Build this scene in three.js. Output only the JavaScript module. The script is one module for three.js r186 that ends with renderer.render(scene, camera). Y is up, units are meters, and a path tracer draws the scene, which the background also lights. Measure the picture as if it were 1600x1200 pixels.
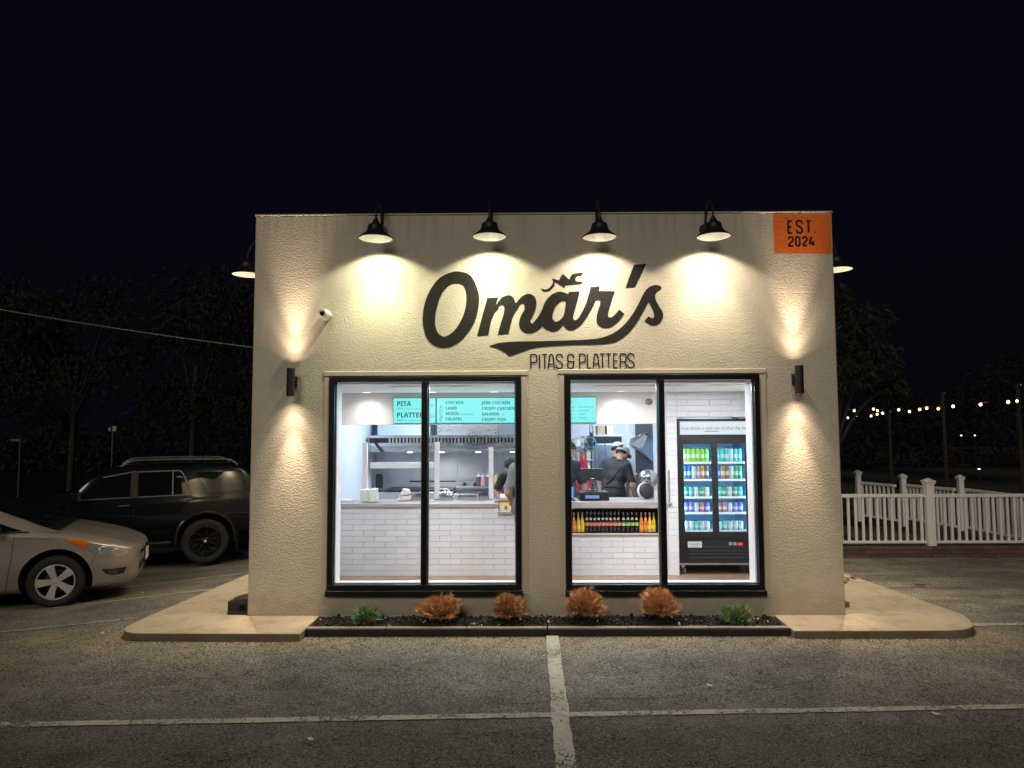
import * as THREE from 'three';
import { RoundedBoxGeometry } from 'three/addons/geometries/RoundedBoxGeometry.js';
import { MarchingCubes } from 'three/addons/objects/MarchingCubes.js';
import { mergeGeometries, mergeVertices, toCreasedNormals } from 'three/addons/utils/BufferGeometryUtils.js';
import { RectAreaLightUniformsLib } from 'three/addons/lights/RectAreaLightUniformsLib.js';
import { Brush, Evaluator, SUBTRACTION } from 'three-bvh-csg';

// ---------- camera, sky, far street light, exposure ----------
const scene = new THREE.Scene();
const camera = new THREE.PerspectiveCamera(56.84, 4 / 3, 0.1, 400);
camera.position.set(0, 1.8, 7.148);
camera.rotation.order = 'YXZ';
camera.rotation.set(THREE.MathUtils.degToRad(3.9), THREE.MathUtils.degToRad(0.46), THREE.MathUtils.degToRad(-0.207));
const renderer = new THREE.WebGLRenderer({ antialias: true });
renderer.toneMapping = THREE.LinearToneMapping;
renderer.toneMappingExposure = 1.22;
renderer.shadowMap.enabled = true;
RectAreaLightUniformsLib.init();
{ // night sky: navy overhead, a little warmer and dimmer towards the horizon
  const W = 64, H = 32, d = new Float32Array(W * H * 4);
  for (let y = 0; y < H; y++) for (let x = 0; x < W; x++) {
    const up = Math.max(0, ((y + 0.5) / H - 0.5) * 2), i = (y * W + x) * 4;
    d[i] = 0.0017 + 0.0012 * up; d[i + 1] = 0.0016 + 0.0006 * up; d[i + 2] = 0.0030 + 0.0050 * up; d[i + 3] = 1;
  }
  const t = new THREE.DataTexture(d, W, H, THREE.RGBAFormat, THREE.FloatType);
  t.mapping = THREE.EquirectangularReflectionMapping; t.magFilter = THREE.LinearFilter; t.needsUpdate = true;
  scene.background = t; scene.environment = t;
}
// the glow of the street behind the photographer
const streetGlow = new THREE.DirectionalLight(new THREE.Color(1, 0.92, 0.8), 0.62);
streetGlow.position.set(-6, 14, 22); streetGlow.target.position.set(0, 0, 0);
streetGlow.shadow.radius = 40; streetGlow.castShadow = true;
Object.assign(streetGlow.shadow.camera, { left: -14, right: 14, top: 14, bottom: -14, near: 1, far: 60 });
scene.add(streetGlow, streetGlow.target);

// ---------- helpers ----------
const V2 = (x, y) => new THREE.Vector2(x, y), V3 = (x, y, z) => new THREE.Vector3(x, y, z), DEG = Math.PI / 180;
function rng(seed) { let s = seed >>> 0; return () => { s = (s + 0x6d2b79f5) >>> 0; let t = Math.imul(s ^ (s >>> 15), 1 | s); t = (t + Math.imul(t ^ (t >>> 7), 61 | t)) ^ t; return ((t ^ (t >>> 14)) >>> 0) / 4294967296; }; }
const clamp = (v, a, b) => Math.min(b, Math.max(a, v)), smooth = (a, b, v) => { const t = clamp((v - a) / (b - a), 0, 1); return t * t * (3 - 2 * t); };
const taken = new Map();
function numbered(name) { const n = taken.get(name) ?? 0; taken.set(name, n + 1); return n ? name + '_' + String(n).padStart(3, '0') : name; }
function tag(o, label, category, group) { if (label) o.userData.label = label; if (category) o.userData.category = category; if (group) o.userData.group = group; return o; }
function thing(name, label, category, [x, y, z] = [0, 0, 0], turn = 0, group) {
  const o = new THREE.Group(); o.name = numbered(name); o.position.set(x, y, z); o.rotation.y = turn; scene.add(o);
  return tag(o, label, category, group);
}
function part(name, geo, material, parent, label) {
  const m = new THREE.Mesh(Array.isArray(geo) ? join(geo) : geo, material); m.castShadow = m.receiveShadow = true; m.name = parent ? name : numbered(name);
  (parent ?? scene).add(m); if (label) m.userData.label = label; return m;
}
function structure(name, geo, material) { const m = part(name, geo, material); m.userData.kind = 'structure'; return m; }
function place(root, [x, y, z], turn, label, group) { // the next individual of a kind
  const r = root.clone(); r.name = numbered(root.name.replace(/_\d{3}$/, '')); r.position.set(x, y, z); r.rotation.y = turn ?? root.rotation.y;
  r.userData = { ...root.userData, label, ...(group ? { group } : {}) }; scene.add(r); return r;
}
function join(list) {
  const flat = list.map((g) => { const n = g.index ? g.toNonIndexed() : g.clone(); for (const k of Object.keys(n.attributes)) if (!['position', 'normal', 'uv'].includes(k)) n.deleteAttribute(k); if (!n.attributes.uv) n.setAttribute('uv', new THREE.BufferAttribute(new Float32Array(n.attributes.position.count * 2), 2)); n.morphAttributes = {}; n.clearGroups(); return n; });
  return mergeGeometries(flat);
}
const box = (w, h, d, x = 0, y = 0, z = 0) => new THREE.BoxGeometry(w, h, d).translate(x, y, z);
const rbox = (w, h, d, x = 0, y = 0, z = 0, r = 0.01, s = 2) => new RoundedBoxGeometry(w, h, d, s, Math.min(r, w / 2.1, h / 2.1, d / 2.1)).translate(x, y, z);
// a box given by its two corners, edges slightly rounded when r is set
const slab = (x0, x1, y0, y1, z0, z1, r = 0) => (r ? rbox : box)(x1 - x0, y1 - y0, z1 - z0, (x0 + x1) / 2, (y0 + y1) / 2, (z0 + z1) / 2, r);
const cyl = (r0, r1, h, x = 0, y = 0, z = 0, n = 20) => new THREE.CylinderGeometry(r0, r1, h, n).translate(x, y, z);
const lathe = (pts, n = 28) => new THREE.LatheGeometry(pts.map((p) => V2(p[0], p[1])), n);
const tube = (pts, r, seg = 24, n = 8) => new THREE.TubeGeometry(new THREE.CatmullRomCurve3(pts.map((p) => V3(...p))), seg, r, n);
const rod = (a, b, r, n = 8) => { const A = V3(...a), B = V3(...b), g = new THREE.CylinderGeometry(r, r, A.distanceTo(B), n); g.applyQuaternion(new THREE.Quaternion().setFromUnitVectors(V3(0, 1, 0), B.clone().sub(A).normalize())); return g.translate((A.x + B.x) / 2, (A.y + B.y) / 2, (A.z + B.z) / 2); };
const extrude = (pts, depth, bevel = 0) => { const g = new THREE.ExtrudeGeometry(new THREE.Shape(pts.map((p) => V2(p[0], p[1]))), { depth, bevelEnabled: bevel > 0, bevelSize: bevel, bevelThickness: bevel, bevelSegments: 2, curveSegments: 12 }); return g; };
// uv in metres from position, by the face's main direction
function worldUV(g, scale = 1) {
  const n = g.index ? g.toNonIndexed() : g, p = n.attributes.position, m = n.attributes.normal, uv = new Float32Array(p.count * 2);
  for (let i = 0; i < p.count; i++) {
    const ax = Math.abs(m.getX(i)), ay = Math.abs(m.getY(i)), az = Math.abs(m.getZ(i));
    const [u, v] = ay > ax && ay > az ? [p.getX(i), p.getZ(i)] : ax > az ? [p.getZ(i), p.getY(i)] : [p.getX(i), p.getY(i)];
    uv[2 * i] = u * scale; uv[2 * i + 1] = v * scale;
  }
  n.setAttribute('uv', new THREE.BufferAttribute(uv, 2)); return n;
}
// tileable value noise, period px by py cells over the unit square
function tileNoise(seed, px, py) {
  const r = rng(seed), v = new Float32Array(px * py); for (let i = 0; i < v.length; i++) v[i] = r();
  return (u, w) => {
    const x = u * px, y = w * py, x0 = Math.floor(x), y0 = Math.floor(y); let fx = x - x0, fy = y - y0; fx = fx * fx * (3 - 2 * fx); fy = fy * fy * (3 - 2 * fy);
    const a = x0 % px, b = (x0 + 1) % px, c = (y0 % py) * px, d = ((y0 + 1) % py) * px;
    return (v[c + a] * (1 - fx) + v[c + b] * fx) * (1 - fy) + (v[d + a] * (1 - fx) + v[d + b] * fx) * fy;
  };
}
function dataTexture(size, f, { srgb = false, metres = 1 } = {}) { // f(u, v) gives 0..1 or [r, g, b]
  const d = new Uint8Array(size * size * 4);
  for (let y = 0, i = 0; y < size; y++) for (let x = 0; x < size; x++, i += 4) {
    const c = f(x / size, y / size);
    if (typeof c === 'number') d[i] = d[i + 1] = d[i + 2] = clamp(c, 0, 1) * 255; else for (let k = 0; k < 3; k++) d[i + k] = clamp(c[k], 0, 1) * 255;
    d[i + 3] = 255;
  }
  const t = new THREE.DataTexture(d, size, size); t.wrapS = t.wrapT = THREE.RepeatWrapping; t.magFilter = THREE.LinearFilter; t.minFilter = THREE.LinearMipmapLinearFilter;
  t.repeat.set(1 / metres, 1 / metres); if (srgb) t.colorSpace = THREE.SRGBColorSpace; t.needsUpdate = true; return t;
}
function canvasTexture(w, h, draw, srgb = true) {
  const c = document.createElement('canvas'); c.width = w; c.height = h; draw(c.getContext('2d'), w, h);
  const t = new THREE.CanvasTexture(c); if (srgb) t.colorSpace = THREE.SRGBColorSpace; t.anisotropy = 8; return t;
}
const lin = (r, g, b) => new THREE.Color().setRGB(r, g, b);
const std = (c, roughness = 0.6, metalness = 0, o = {}) => new THREE.MeshStandardMaterial({ color: Array.isArray(c) ? lin(...c) : c, roughness, metalness, ...o });
const phys = (c, roughness = 0.6, metalness = 0, o = {}) => new THREE.MeshPhysicalMaterial({ color: Array.isArray(c) ? lin(...c) : c, roughness, metalness, ...o });
const glow = (c, strength, base = [0.8, 0.8, 0.8]) => new THREE.MeshStandardMaterial({ color: lin(...base), emissive: lin(...c), emissiveIntensity: strength, roughness: 0.5 });
function spot(parent, color, cd, [x, y, z], [tx, ty, tz], angle, penumbra, radius = 1, name = 'lamp_light') {
  const s = new THREE.SpotLight(lin(...color), cd, 0, angle, penumbra, 2); s.name = name; s.position.set(x, y, z); s.target.position.set(tx, ty, tz); s.castShadow = true; s.shadow.radius = radius; parent.add(s, s.target); return s;
}
function areaLight(parent, color, nits, w, h, [x, y, z], [tx, ty, tz]) { const a = new THREE.RectAreaLight(lin(...color), nits, w, h); a.name = 'panel_light'; a.position.set(x, y, z); parent.add(a); a.lookAt(tx, ty, tz); return a; }

// ---------- surface textures ----------
const stucco = (() => { // dashed, trowelled stucco, 3 m a side
  const N = 3, a = tileNoise(11, N * 84, N * 130), b = tileNoise(12, N * 150, N * 220), c = tileNoise(13, N * 260, N * 300), e = tileNoise(14, 9, 12), w = tileNoise(15, 60, 60);
  return dataTexture(2048, (u, v) => {
    const du = (w(u, v) - 0.5) * 0.006, q = a((u + du + 1) % 1, v), s = b(u, (v + du + 1) % 1);
    let h = 0.42 * smooth(0.35, 0.8, q) + 0.34 * s + 0.2 * c(u, v) + 0.14 * e(u, v);
    // faint block courses and trowel seams that telegraph through the coat
    for (const [y, k] of [[0.067, 0.5], [0.983, 0.35], [0.817, 0.3], [0.42, 0.3]]) { const q = Math.abs(v - y - 0.002 * (e(u, y) - 0.5) - 0.0008 * (w(u, v) - 0.5)); if (q < 0.0016) h -= k * (1 - q / 0.0016) * smooth(0.42, 0.62, e(u, y)); }
    return clamp(h, 0, 1);
  }, { metres: N });
})();
const stuccoTone = (() => { // 6.6 m a side, so it does not repeat on a wall: mottling, splashed dirt along the foot, runs below the parapet cap, rolled patches
  const a = tileNoise(21, 9, 8), b = tileNoise(22, 50, 40), c = tileNoise(23, 420, 520), d = tileNoise(24, 160, 3), e = tileNoise(25, 70, 90), f = tileNoise(26, 24, 5);
  return dataTexture(1024, (u, v) => {
    const y = v * 6.6, splash = smooth(0.34, 0.0, y + 0.18 * (e(u, v) - 0.5)) * (y < 1 ? 1 : 0), run = y > 3 && y < 4.1 ? smooth(3.45, 4.05, y) * smooth(0.55, 0.85, d(u, v)) : 0, patch = smooth(0.62, 0.66, f(u, v)) * 0.025;
    const k = 0.95 + 0.07 * (a(u, v) - 0.5) + 0.06 * (b(u, v) - 0.5) + 0.07 * (c(u, v) - 0.5) - 0.2 * splash - 0.13 * run - patch - (b(u, v) * e(u, v) > 0.72 ? 0.05 : 0);
    return [k, k * 0.995 - 0.02 * splash, k * 0.985 - 0.05 * splash];
  }, { metres: 6.6 });
})();
const asphaltTone = (() => {
  const a = tileNoise(31, 640, 640), b = tileNoise(32, 330, 330), c = tileNoise(33, 40, 40), d = tileNoise(34, 9, 9), e = tileNoise(35, 520, 520);
  return dataTexture(2048, (u, v) => {
    let k = 0.32 + 0.58 * smooth(0.3, 0.95, a(u, v)) * (0.3 + b(u, v)) + 0.14 * (c(u, v) - 0.5) + 0.14 * (d(u, v) - 0.5);
    if (e(u, v) > 0.88) k += 0.4; if (b(u, v) < 0.22) k -= 0.2;
    return [k, k * 0.97, k * 0.92];
  }, { metres: 4 });
})();
const asphaltBump = (() => { const a = tileNoise(36, 560, 560), b = tileNoise(37, 260, 260), c = tileNoise(38, 30, 30); return dataTexture(2048, (u, v) => 0.5 * a(u, v) + 0.4 * b(u, v) + 0.1 * c(u, v), { metres: 4 }); })();
const concreteTone = (() => { const a = tileNoise(41, 6, 6), b = tileNoise(42, 60, 60), c = tileNoise(43, 420, 420), d = tileNoise(44, 16, 16); return dataTexture(1024, (u, v) => { let k = 0.78 + 0.16 * (a(u, v) - 0.5) + 0.12 * (b(u, v) - 0.5) + 0.14 * (c(u, v) - 0.5); const s = smooth(0.62, 0.8, d(u, v)) * 0.12; return [k - s * 0.6, k * 0.97 - s, k * 0.93 - s * 1.4]; }, { metres: 2 }); })();
const fineBump = (() => { const a = tileNoise(51, 300, 300), b = tileNoise(52, 90, 90); return dataTexture(512, (u, v) => 0.6 * a(u, v) + 0.4 * b(u, v), { metres: 1 }); })();
const grime = (() => { const a = tileNoise(61, 7, 7), b = tileNoise(62, 50, 50); return dataTexture(256, (u, v) => 0.45 + 0.3 * a(u, v) + 0.25 * b(u, v), { metres: 1 }); })();

// ---------- shared materials ----------
const M = {
  stucco: std([0.61, 0.55, 0.44], 0.93, 0, { map: stuccoTone, bumpMap: stucco, bumpScale: 0.0024 }),
  trim: std([0.52, 0.46, 0.37], 0.85, 0, { bumpMap: fineBump, bumpScale: 0.0012 }),
  blackMetal: std([0.006, 0.006, 0.007], 0.38, 0.25),
  satinBlack: std([0.018, 0.018, 0.019], 0.45, 0.2),
  bronze: std([0.035, 0.033, 0.033], 0.5, 0.4),
  whiteEnamel: std([0.82, 0.82, 0.78], 0.35),
  glass: phys([1, 1, 1], 0, 0, { transmission: 1, thickness: 0, ior: 1.5, specularIntensity: 0.5 }),
  whitePaint: std([0.74, 0.74, 0.75], 0.6),
  whiteVinyl: std([0.86, 0.84, 0.8], 0.45, 0, { bumpMap: fineBump, bumpScale: 0.0004 }),
  steel: std([0.55, 0.56, 0.58], 0.28, 1, { roughnessMap: grime }),
  steelDull: std([0.42, 0.43, 0.45], 0.42, 1, { roughnessMap: grime }),
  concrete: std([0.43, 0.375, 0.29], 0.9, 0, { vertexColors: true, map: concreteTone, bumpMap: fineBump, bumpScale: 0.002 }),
  rubber: std([0.012, 0.012, 0.012], 0.75, 0, { bumpMap: fineBump, bumpScale: 0.0008 }),
  blackPlastic: std([0.012, 0.012, 0.013], 0.4),
  skin: std([0.45, 0.27, 0.19], 0.6),
};

// ---------- ground ----------
function groundHeight(x, z) { return -0.07 - 0.06 * (z < 0 ? Math.min(-z, 8) : 0) - (z < -8 ? 0.012 * (-z - 8) : 0) - 0.15 * smooth(3.5, 6.2, -x) * smooth(0.9, -0.4, z) ; }
{
  const line = (a, b, step) => { const o = []; for (let v = a; v < b; v += step) o.push(v); let s = step, v = b, lo = a; const hi = []; while (v < 260) { hi.push(v); s *= 1.35; v += s; } s = step; const low = []; lo -= s; while (lo > -260) { low.unshift(lo); s *= 1.35; lo -= s; } return [...low, ...o, ...hi]; };
  const xs = line(-9, 9, 0.12), zs = line(-9, 4.2, 0.12), pos = [], uv = [], col = [], idx = [];
  const n1 = tileNoise(71, 64, 64), n2 = tileNoise(72, 200, 200), w = (v) => ((v / 40) % 1 + 1) % 1;
  for (const z of zs) for (const x of xs) {
    pos.push(x, groundHeight(x, z), z); uv.push(x, -z);
    // sand washed against the kerb and swept into drifts, fall-off of light nearer the street painted darker, bleached concrete apron by the fence
    const a = n1(w(x), w(z * 2.2)), b = n2(w(x), w(z));
    const sand = clamp(1.1 * smooth(1.15, 0.5, z) * smooth(0.1, 0.45, z) * smooth(-4.6, -3, x) * smooth(5, 3.8, x) * (0.35 + 0.65 * a) + 0.45 * smooth(0.5, 0.9, a) * smooth(1.9, 0.7, z) * (0.5 + b) * smooth(-1, -2.6, x) * smooth(-8, -6, z), 0, 1);
    const apron = smooth(3.9, 4.5, x) * smooth(0.1, -0.6, z + 0.35 * (a - 0.5)) * (0.35 + 0.65 * smooth(0.35, 0.65, a));
    const dark = (1 - 0.32 * smooth(1.4, 2.6, z) - 0.12 * (b - 0.5)) * (1 - 0.98 * smooth(-7.4, -9.2, z - 0.4 * Math.max(0, -x - 8))) * (1 - 0.9 * smooth(8, 13, Math.abs(x)));  // loss of light towards the camera and into the distance, painted in
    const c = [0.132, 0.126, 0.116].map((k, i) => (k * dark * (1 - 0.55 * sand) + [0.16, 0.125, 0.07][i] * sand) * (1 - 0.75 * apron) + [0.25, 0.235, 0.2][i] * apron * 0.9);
    let oil = 0; for (const [ox, oz, or] of [[-1.7, 1.75, 0.24], [-1.35, 1.95, 0.12], [1.9, 1.6, 0.2], [2.7, 2.9, 0.3], [-2.6, 2.9, 0.2], [5.4, -1.4, 0.35], [-5.0, -1.2, 0.25], [0.9, 2.75, 0.13], [-0.7, 1.2, 0.1]]) oil = Math.max(oil, smooth(1.25, 0.35, Math.hypot(x - ox, (z - oz) * 1.3) / or + 0.7 * (b - 0.5)));
    const lane = 0.12 * Math.max(smooth(0.3, 0.1, Math.abs(z - 1.35 + 0.06 * x)), smooth(0.3, 0.1, Math.abs(z - 2.75 + 0.03 * x)));
    const far = 1 - 0.97 * smooth(-8.5, -11, z) * apron; col.push(...c.map((k) => k * 2.2 * (1 - 0.28 * oil) * (1 - lane) * far));  // the far apron is painted dark like the unlit distance
  }
  const nx = xs.length; for (let j = 0; j < zs.length - 1; j++) for (let i = 0; i < nx - 1; i++) { const a = j * nx + i; idx.push(a, a + nx, a + 1, a + 1, a + nx, a + nx + 1); }
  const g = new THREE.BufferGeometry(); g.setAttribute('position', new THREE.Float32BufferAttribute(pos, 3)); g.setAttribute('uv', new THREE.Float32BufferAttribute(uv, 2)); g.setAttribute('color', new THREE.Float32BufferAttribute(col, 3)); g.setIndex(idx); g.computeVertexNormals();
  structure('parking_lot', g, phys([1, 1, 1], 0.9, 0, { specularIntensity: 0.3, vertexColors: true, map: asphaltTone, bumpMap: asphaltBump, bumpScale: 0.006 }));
}
// worn painted lines: a strip of small cells that follows the ground, with paint missing where it has worn off
const paintAlpha = (() => { const a = tileNoise(81, 260, 260), b = tileNoise(82, 60, 60), c = tileNoise(83, 8, 8); return dataTexture(1024, (u, v) => smooth(0.31, 0.5, 0.5 * a(u, v) + 0.3 * b(u, v) + 0.32 * c(u, v)), { metres: 2 }); })();
const paintMat = (k) => std([0.46 * k, 0.44 * k, 0.39 * k], 0.85, 0, { alphaMap: paintAlpha, transparent: true, map: concreteTone, bumpMap: asphaltBump, bumpScale: 0.004 });
function paintedLine(x0, z0, x1, z1, width, k = 1, lift = 0.006) {
  const L = Math.hypot(x1 - x0, z1 - z0), n = Math.ceil(L / 0.1), dx = (x1 - x0) / L, dz = (z1 - z0) / L, pos = [], uv = [], idx = [], r = rng(Math.round(1000 * Math.abs(x0 + z1)));
  for (let i = 0; i <= n; i++) for (const s of [-1, 1]) {
    const t = (i / n) * L, o = s * width / 2 + (r() - 0.5) * 0.012, x = x0 + dx * t - dz * o, z = z0 + dz * t + dx * o;
    pos.push(x, groundHeight(x, z) + lift, z); uv.push(x, -z);
  }
  for (let i = 0; i < n; i++) idx.push(2 * i, 2 * i + 2, 2 * i + 1, 2 * i + 1, 2 * i + 2, 2 * i + 3);
  const g = new THREE.BufferGeometry(); g.setAttribute('position', new THREE.Float32BufferAttribute(pos, 3)); g.setAttribute('uv', new THREE.Float32BufferAttribute(uv, 2)); g.setIndex(idx); g.computeVertexNormals();
  if (g.attributes.normal.getY(0) < 0) { g.setIndex(idx.reverse()); g.computeVertexNormals(); }
  return structure('parking_line', g, paintMat(k));
}
paintedLine(-3.35, 2.47, 3.9, 2.15, 0.075, 0.85);
paintedLine(3.9, 2.15, 7, 2.05, 0.075, 0.85);
paintedLine(0.305, 0.5, 0.245, 3.9, 0.115, 0.95, 0.011);
paintedLine(-5.6, 0.32, -3.95, -0.26, 0.075, 0.85);
paintedLine(-5.3, -1.6, -3.5, -2.28, 0.09, 1);
paintedLine(-6.3, -2.85, -3.6, -3.86, 0.09, 1);
paintedLine(4.32, 0.13, 7.5, 0.02, 0.085, 0.9);
paintedLine(4.3, -2.1, 9, -2.25, 0.09, 0.6);
{ // hairline cracks in the asphalt
  const r = rng(97), dark = std([0.012, 0.011, 0.01], 0.95);
  for (const [x, z, a, n] of [[0.35, 2.02, 0.12, 9], [-0.25, 2.1, -0.05, 8], [1.2, 1.3, -1.1, 7], [1.5, 1.85, 0.25, 12], [-1.6, 1.55, 0.3, 8], [2.4, 2.6, -0.4, 10], [-2.8, 1.75, 0.15, 9], [-0.4, 2.7, 0.5, 7], [5.2, -0.9, 0.2, 11]]) {
    const pts = []; let px = x, pz = z, an = a; for (let i = 0; i <= n * 3; i++) { pts.push([px, pz, 0.0015 + 0.004 * r() * Math.sin((i / (n * 3)) * Math.PI)]); an += (r() - 0.5) * 0.9; an = a + (an - a) * 0.7; px += Math.cos(an) * 0.035; pz -= Math.sin(an) * 0.035; }
    const pos = [], idx = []; pts.forEach(([qx, qz, w], i) => { pos.push(qx, groundHeight(qx, qz) + 0.003, qz - w, qx, groundHeight(qx, qz) + 0.003, qz + w); if (i) idx.push(2 * i - 2, 2 * i - 1, 2 * i, 2 * i - 1, 2 * i + 1, 2 * i); });
    const g = new THREE.BufferGeometry(); g.setAttribute('position', new THREE.Float32BufferAttribute(pos, 3)); g.setIndex(idx); g.computeVertexNormals(); structure('asphalt_crack', g, dark);
  }
}

// ---------- pavement round the building ----------
{
  const walk = new THREE.Group(); walk.name = 'sidewalk'; walk.userData.kind = 'structure'; scene.add(walk);
  const slabShape = (pts, rounds = {}) => { // outline in x, z with rounded corners, extruded down
    const s = new THREE.Shape(), n = pts.length;
    pts.forEach(([x, z], i) => {
      const r = rounds[i]; if (!r) { i ? s.lineTo(x, -z) : s.moveTo(x, -z); return; }
      const p = V2(x, -z), a = V2(pts[(i + n - 1) % n][0], -pts[(i + n - 1) % n][1]).sub(p).setLength(r).add(p), b = V2(pts[(i + 1) % n][0], -pts[(i + 1) % n][1]).sub(p).setLength(r).add(p);
      i ? s.lineTo(a.x, a.y) : s.moveTo(a.x, a.y); s.quadraticCurveTo(x, -z, b.x, b.y);
    });
    const g = new THREE.ExtrudeGeometry(s, { depth: 0.3, bevelEnabled: true, bevelSize: 0.008, bevelThickness: 0.012, bevelSegments: 2, curveSegments: 14 });
    const w = worldUV(g.rotateX(-Math.PI / 2).translate(0, -0.312, 0)), nm = w.attributes.normal, q = w.attributes.position, col = new Float32Array(nm.count * 3), gn = tileNoise(47, 80, 80); // shade of the kerb and side faces, painted into the colour
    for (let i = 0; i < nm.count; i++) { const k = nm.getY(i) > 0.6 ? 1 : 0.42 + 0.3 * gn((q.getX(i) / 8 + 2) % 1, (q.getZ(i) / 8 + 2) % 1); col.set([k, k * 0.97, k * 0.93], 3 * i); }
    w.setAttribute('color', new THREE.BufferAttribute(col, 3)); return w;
  };
  const slabs = [
    [[[-3.66, 0.015], [-3.68, 0.61], [-1.975, 0.635], [-1.975, 0.015]], { 1: 0.3 }],
    [[[-3.36, -6.4], [-3.47, -2.07], [-3.66, 0], [-2.7, 0], [-2.7, -6.4]], {}],
    [[[2.52, 0.015], [2.50, 0.56], [3.24, 0.56], [3.24, 0.015]], {}],
    [[[3.255, 0.015], [3.255, 0.56], [4.17, 0.55], [4.36, 0.015]], { 2: 0.3 }],
    [[[3.24, 0], [4.36, 0], [4.14, -2.0], [4.1, -6.4], [3.24, -6.4]], {}],
  ];
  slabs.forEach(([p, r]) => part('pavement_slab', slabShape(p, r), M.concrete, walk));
}

// ---------- the restaurant ----------
const W1 = { x0: -1.90, x1: 0.03, y0: 0.20, y1: 2.366, m: -0.938 }, W2 = { x0: 0.475, x1: 2.43, y0: 0.197, y1: 2.377, m: 1.444 };
const restaurant = thing('restaurant_building', 'small cream stucco restaurant with two large black-framed shop windows and a painted sign', 'building');
const XL = -2.69, XR = 3.22, TOP = 4.03;
{
  const s = new THREE.Shape([V2(XL, -0.3), V2(XR, -0.3), V2(XR, TOP), V2(XL, TOP)]);
  for (const w of [W1, W2]) s.holes.push(new THREE.Path([V2(w.x0, w.y0), V2(w.x0, w.y1), V2(w.x1, w.y1), V2(w.x1, w.y0)]));
  const front = new THREE.ExtrudeGeometry(s, { depth: 0.23, bevelEnabled: true, bevelSize: 0.012, bevelOffset: -0.012, bevelThickness: 0.012, bevelSegments: 3 });
  part('front_wall', worldUV(front.translate(0, 0, -0.242)), M.stucco, restaurant);
  for (const [x0, x1] of [[XL, XL + 0.2], [XR - 0.14, XR]]) part('side_wall', worldUV(slab(x0, x1, -0.8, TOP, -6.6, -0.2425)), M.stucco, restaurant);
  part('rear_wall', worldUV(slab(XL + 0.2, XR - 0.14, -0.8, TOP, -6.6, -6.4)), M.stucco, restaurant);
  part('roof', slab(XL + 0.2, XR - 0.14, 3.3, 3.5, -6.4, -0.2425), M.satinBlack, restaurant);
  part('parapet_cap', [slab(XL - 0.006, XR + 0.006, TOP + 0.002, TOP + 0.018, -0.25, 0.008, 0.005), slab(XL - 0.006, XL + 0.21, TOP + 0.002, TOP + 0.018, -6.6, -0.255, 0.005), slab(XR - 0.15, XR + 0.006, TOP + 0.002, TOP + 0.018, -6.6, -0.255, 0.005)], std([0.5, 0.44, 0.34], 0.7), restaurant);

  for (const w of [W1, W2]) {
    // raised plaster band round the opening
    const b = 0.056, p = 0.007;
    part('window_trim', worldUV(join([rbox(b, w.y1 - w.y0 + 0.01, p + 0.02, w.x0 - b / 2 - 0.004, (w.y0 + w.y1) / 2, p / 2 - 0.01, 0.008), rbox(b + 0.012, w.y1 - w.y0 + 0.01, p + 0.02, w.x1 + b / 2 + 0.01, (w.y0 + w.y1) / 2, p / 2 - 0.01, 0.008), rbox(w.x1 - w.x0 + 2 * b + 0.03, 0.05, p + 0.026, (w.x0 + w.x1) / 2 + 0.003, w.y1 + 0.031, p / 2 - 0.008, 0.008)])), M.trim, restaurant);
    const f = 0.052, z0 = -0.075, z1 = 0.02;
    const frame = part('window', [slab(w.x0 + 0.002, w.x0 + f, w.y0 + 0.1, w.y1 - 0.002, z0, z1, 0.004), slab(w.x1 - f, w.x1 - 0.002, w.y0 + 0.1, w.y1 - 0.002, z0, z1, 0.004), slab(w.x0 + f, w.x1 - f, w.y1 - f, w.y1 - 0.002, z0, z1 - 0.001, 0.004), slab(w.x0 + 0.002, w.x1 - 0.002, w.y0 + 0.044, w.y0 + 0.098, z0, z1 - 0.001, 0.004)], M.blackMetal, restaurant);
    part('sill', [slab(w.x0 - 0.012, w.x1 + 0.012, w.y0 - 0.012, w.y0 + 0.044, -0.1, 0.046, 0.005)], M.blackMetal, frame);
    part('mullion', [slab(w.m - 0.029, w.m + 0.029, w.y0 + 0.1, w.y1 - f, z0, z1 + 0.002, 0.004), slab(w.m - 0.021, w.m - 0.012, w.y0 + 0.1, w.y1 - f, z1 + 0.002, z1 + 0.007)], M.blackMetal, frame);
    for (const [a, c] of [[w.x0 + f, w.m - 0.029], [w.m + 0.029, w.x1 - f]]) {
      part('pane', slab(a - 0.008, c + 0.008, w.y0 + 0.09, w.y1 - f + 0.008, -0.033, -0.027), M.glass, frame);
      part('gasket', [slab(a, a + 0.011, w.y0 + 0.099, w.y1 - f, -0.07, -0.034), slab(c - 0.011, c, w.y0 + 0.099, w.y1 - f, -0.07, -0.034), slab(a + 0.011, c - 0.011, w.y0 + 0.098, w.y0 + 0.107, -0.07, -0.034)], std([0.32, 0.32, 0.35], 0.4, 0.6), frame);
    }
    // light-painted inner jambs and sill board
    part('inner_jamb', [slab(w.x0, w.x0 + 0.06, w.y0 + 0.03, w.y1, -0.262, -0.08), slab(w.x1 - 0.06, w.x1, w.y0 + 0.03, w.y1, -0.262, -0.08), slab(w.x0 + 0.06, w.x1 - 0.06, w.y0 + 0.03, w.y0 + 0.084, -0.262, -0.08)], M.whitePaint, restaurant);
  }
}
// hand-painted lettering: thin coats of paint that lie on the stucco and take its relief
const wornPaint = (g, r, w, h, n) => { g.globalCompositeOperation = 'destination-out'; for (let i = 0; i < n; i++) { g.globalAlpha = 0.15 + 0.5 * r(); const s = 0.7 + 1.7 * r() * r(); g.fillRect(r() * w, r() * h, s * (1 + 1.8 * r()), s); } g.globalAlpha = 1; g.globalCompositeOperation = 'source-over'; };
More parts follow.
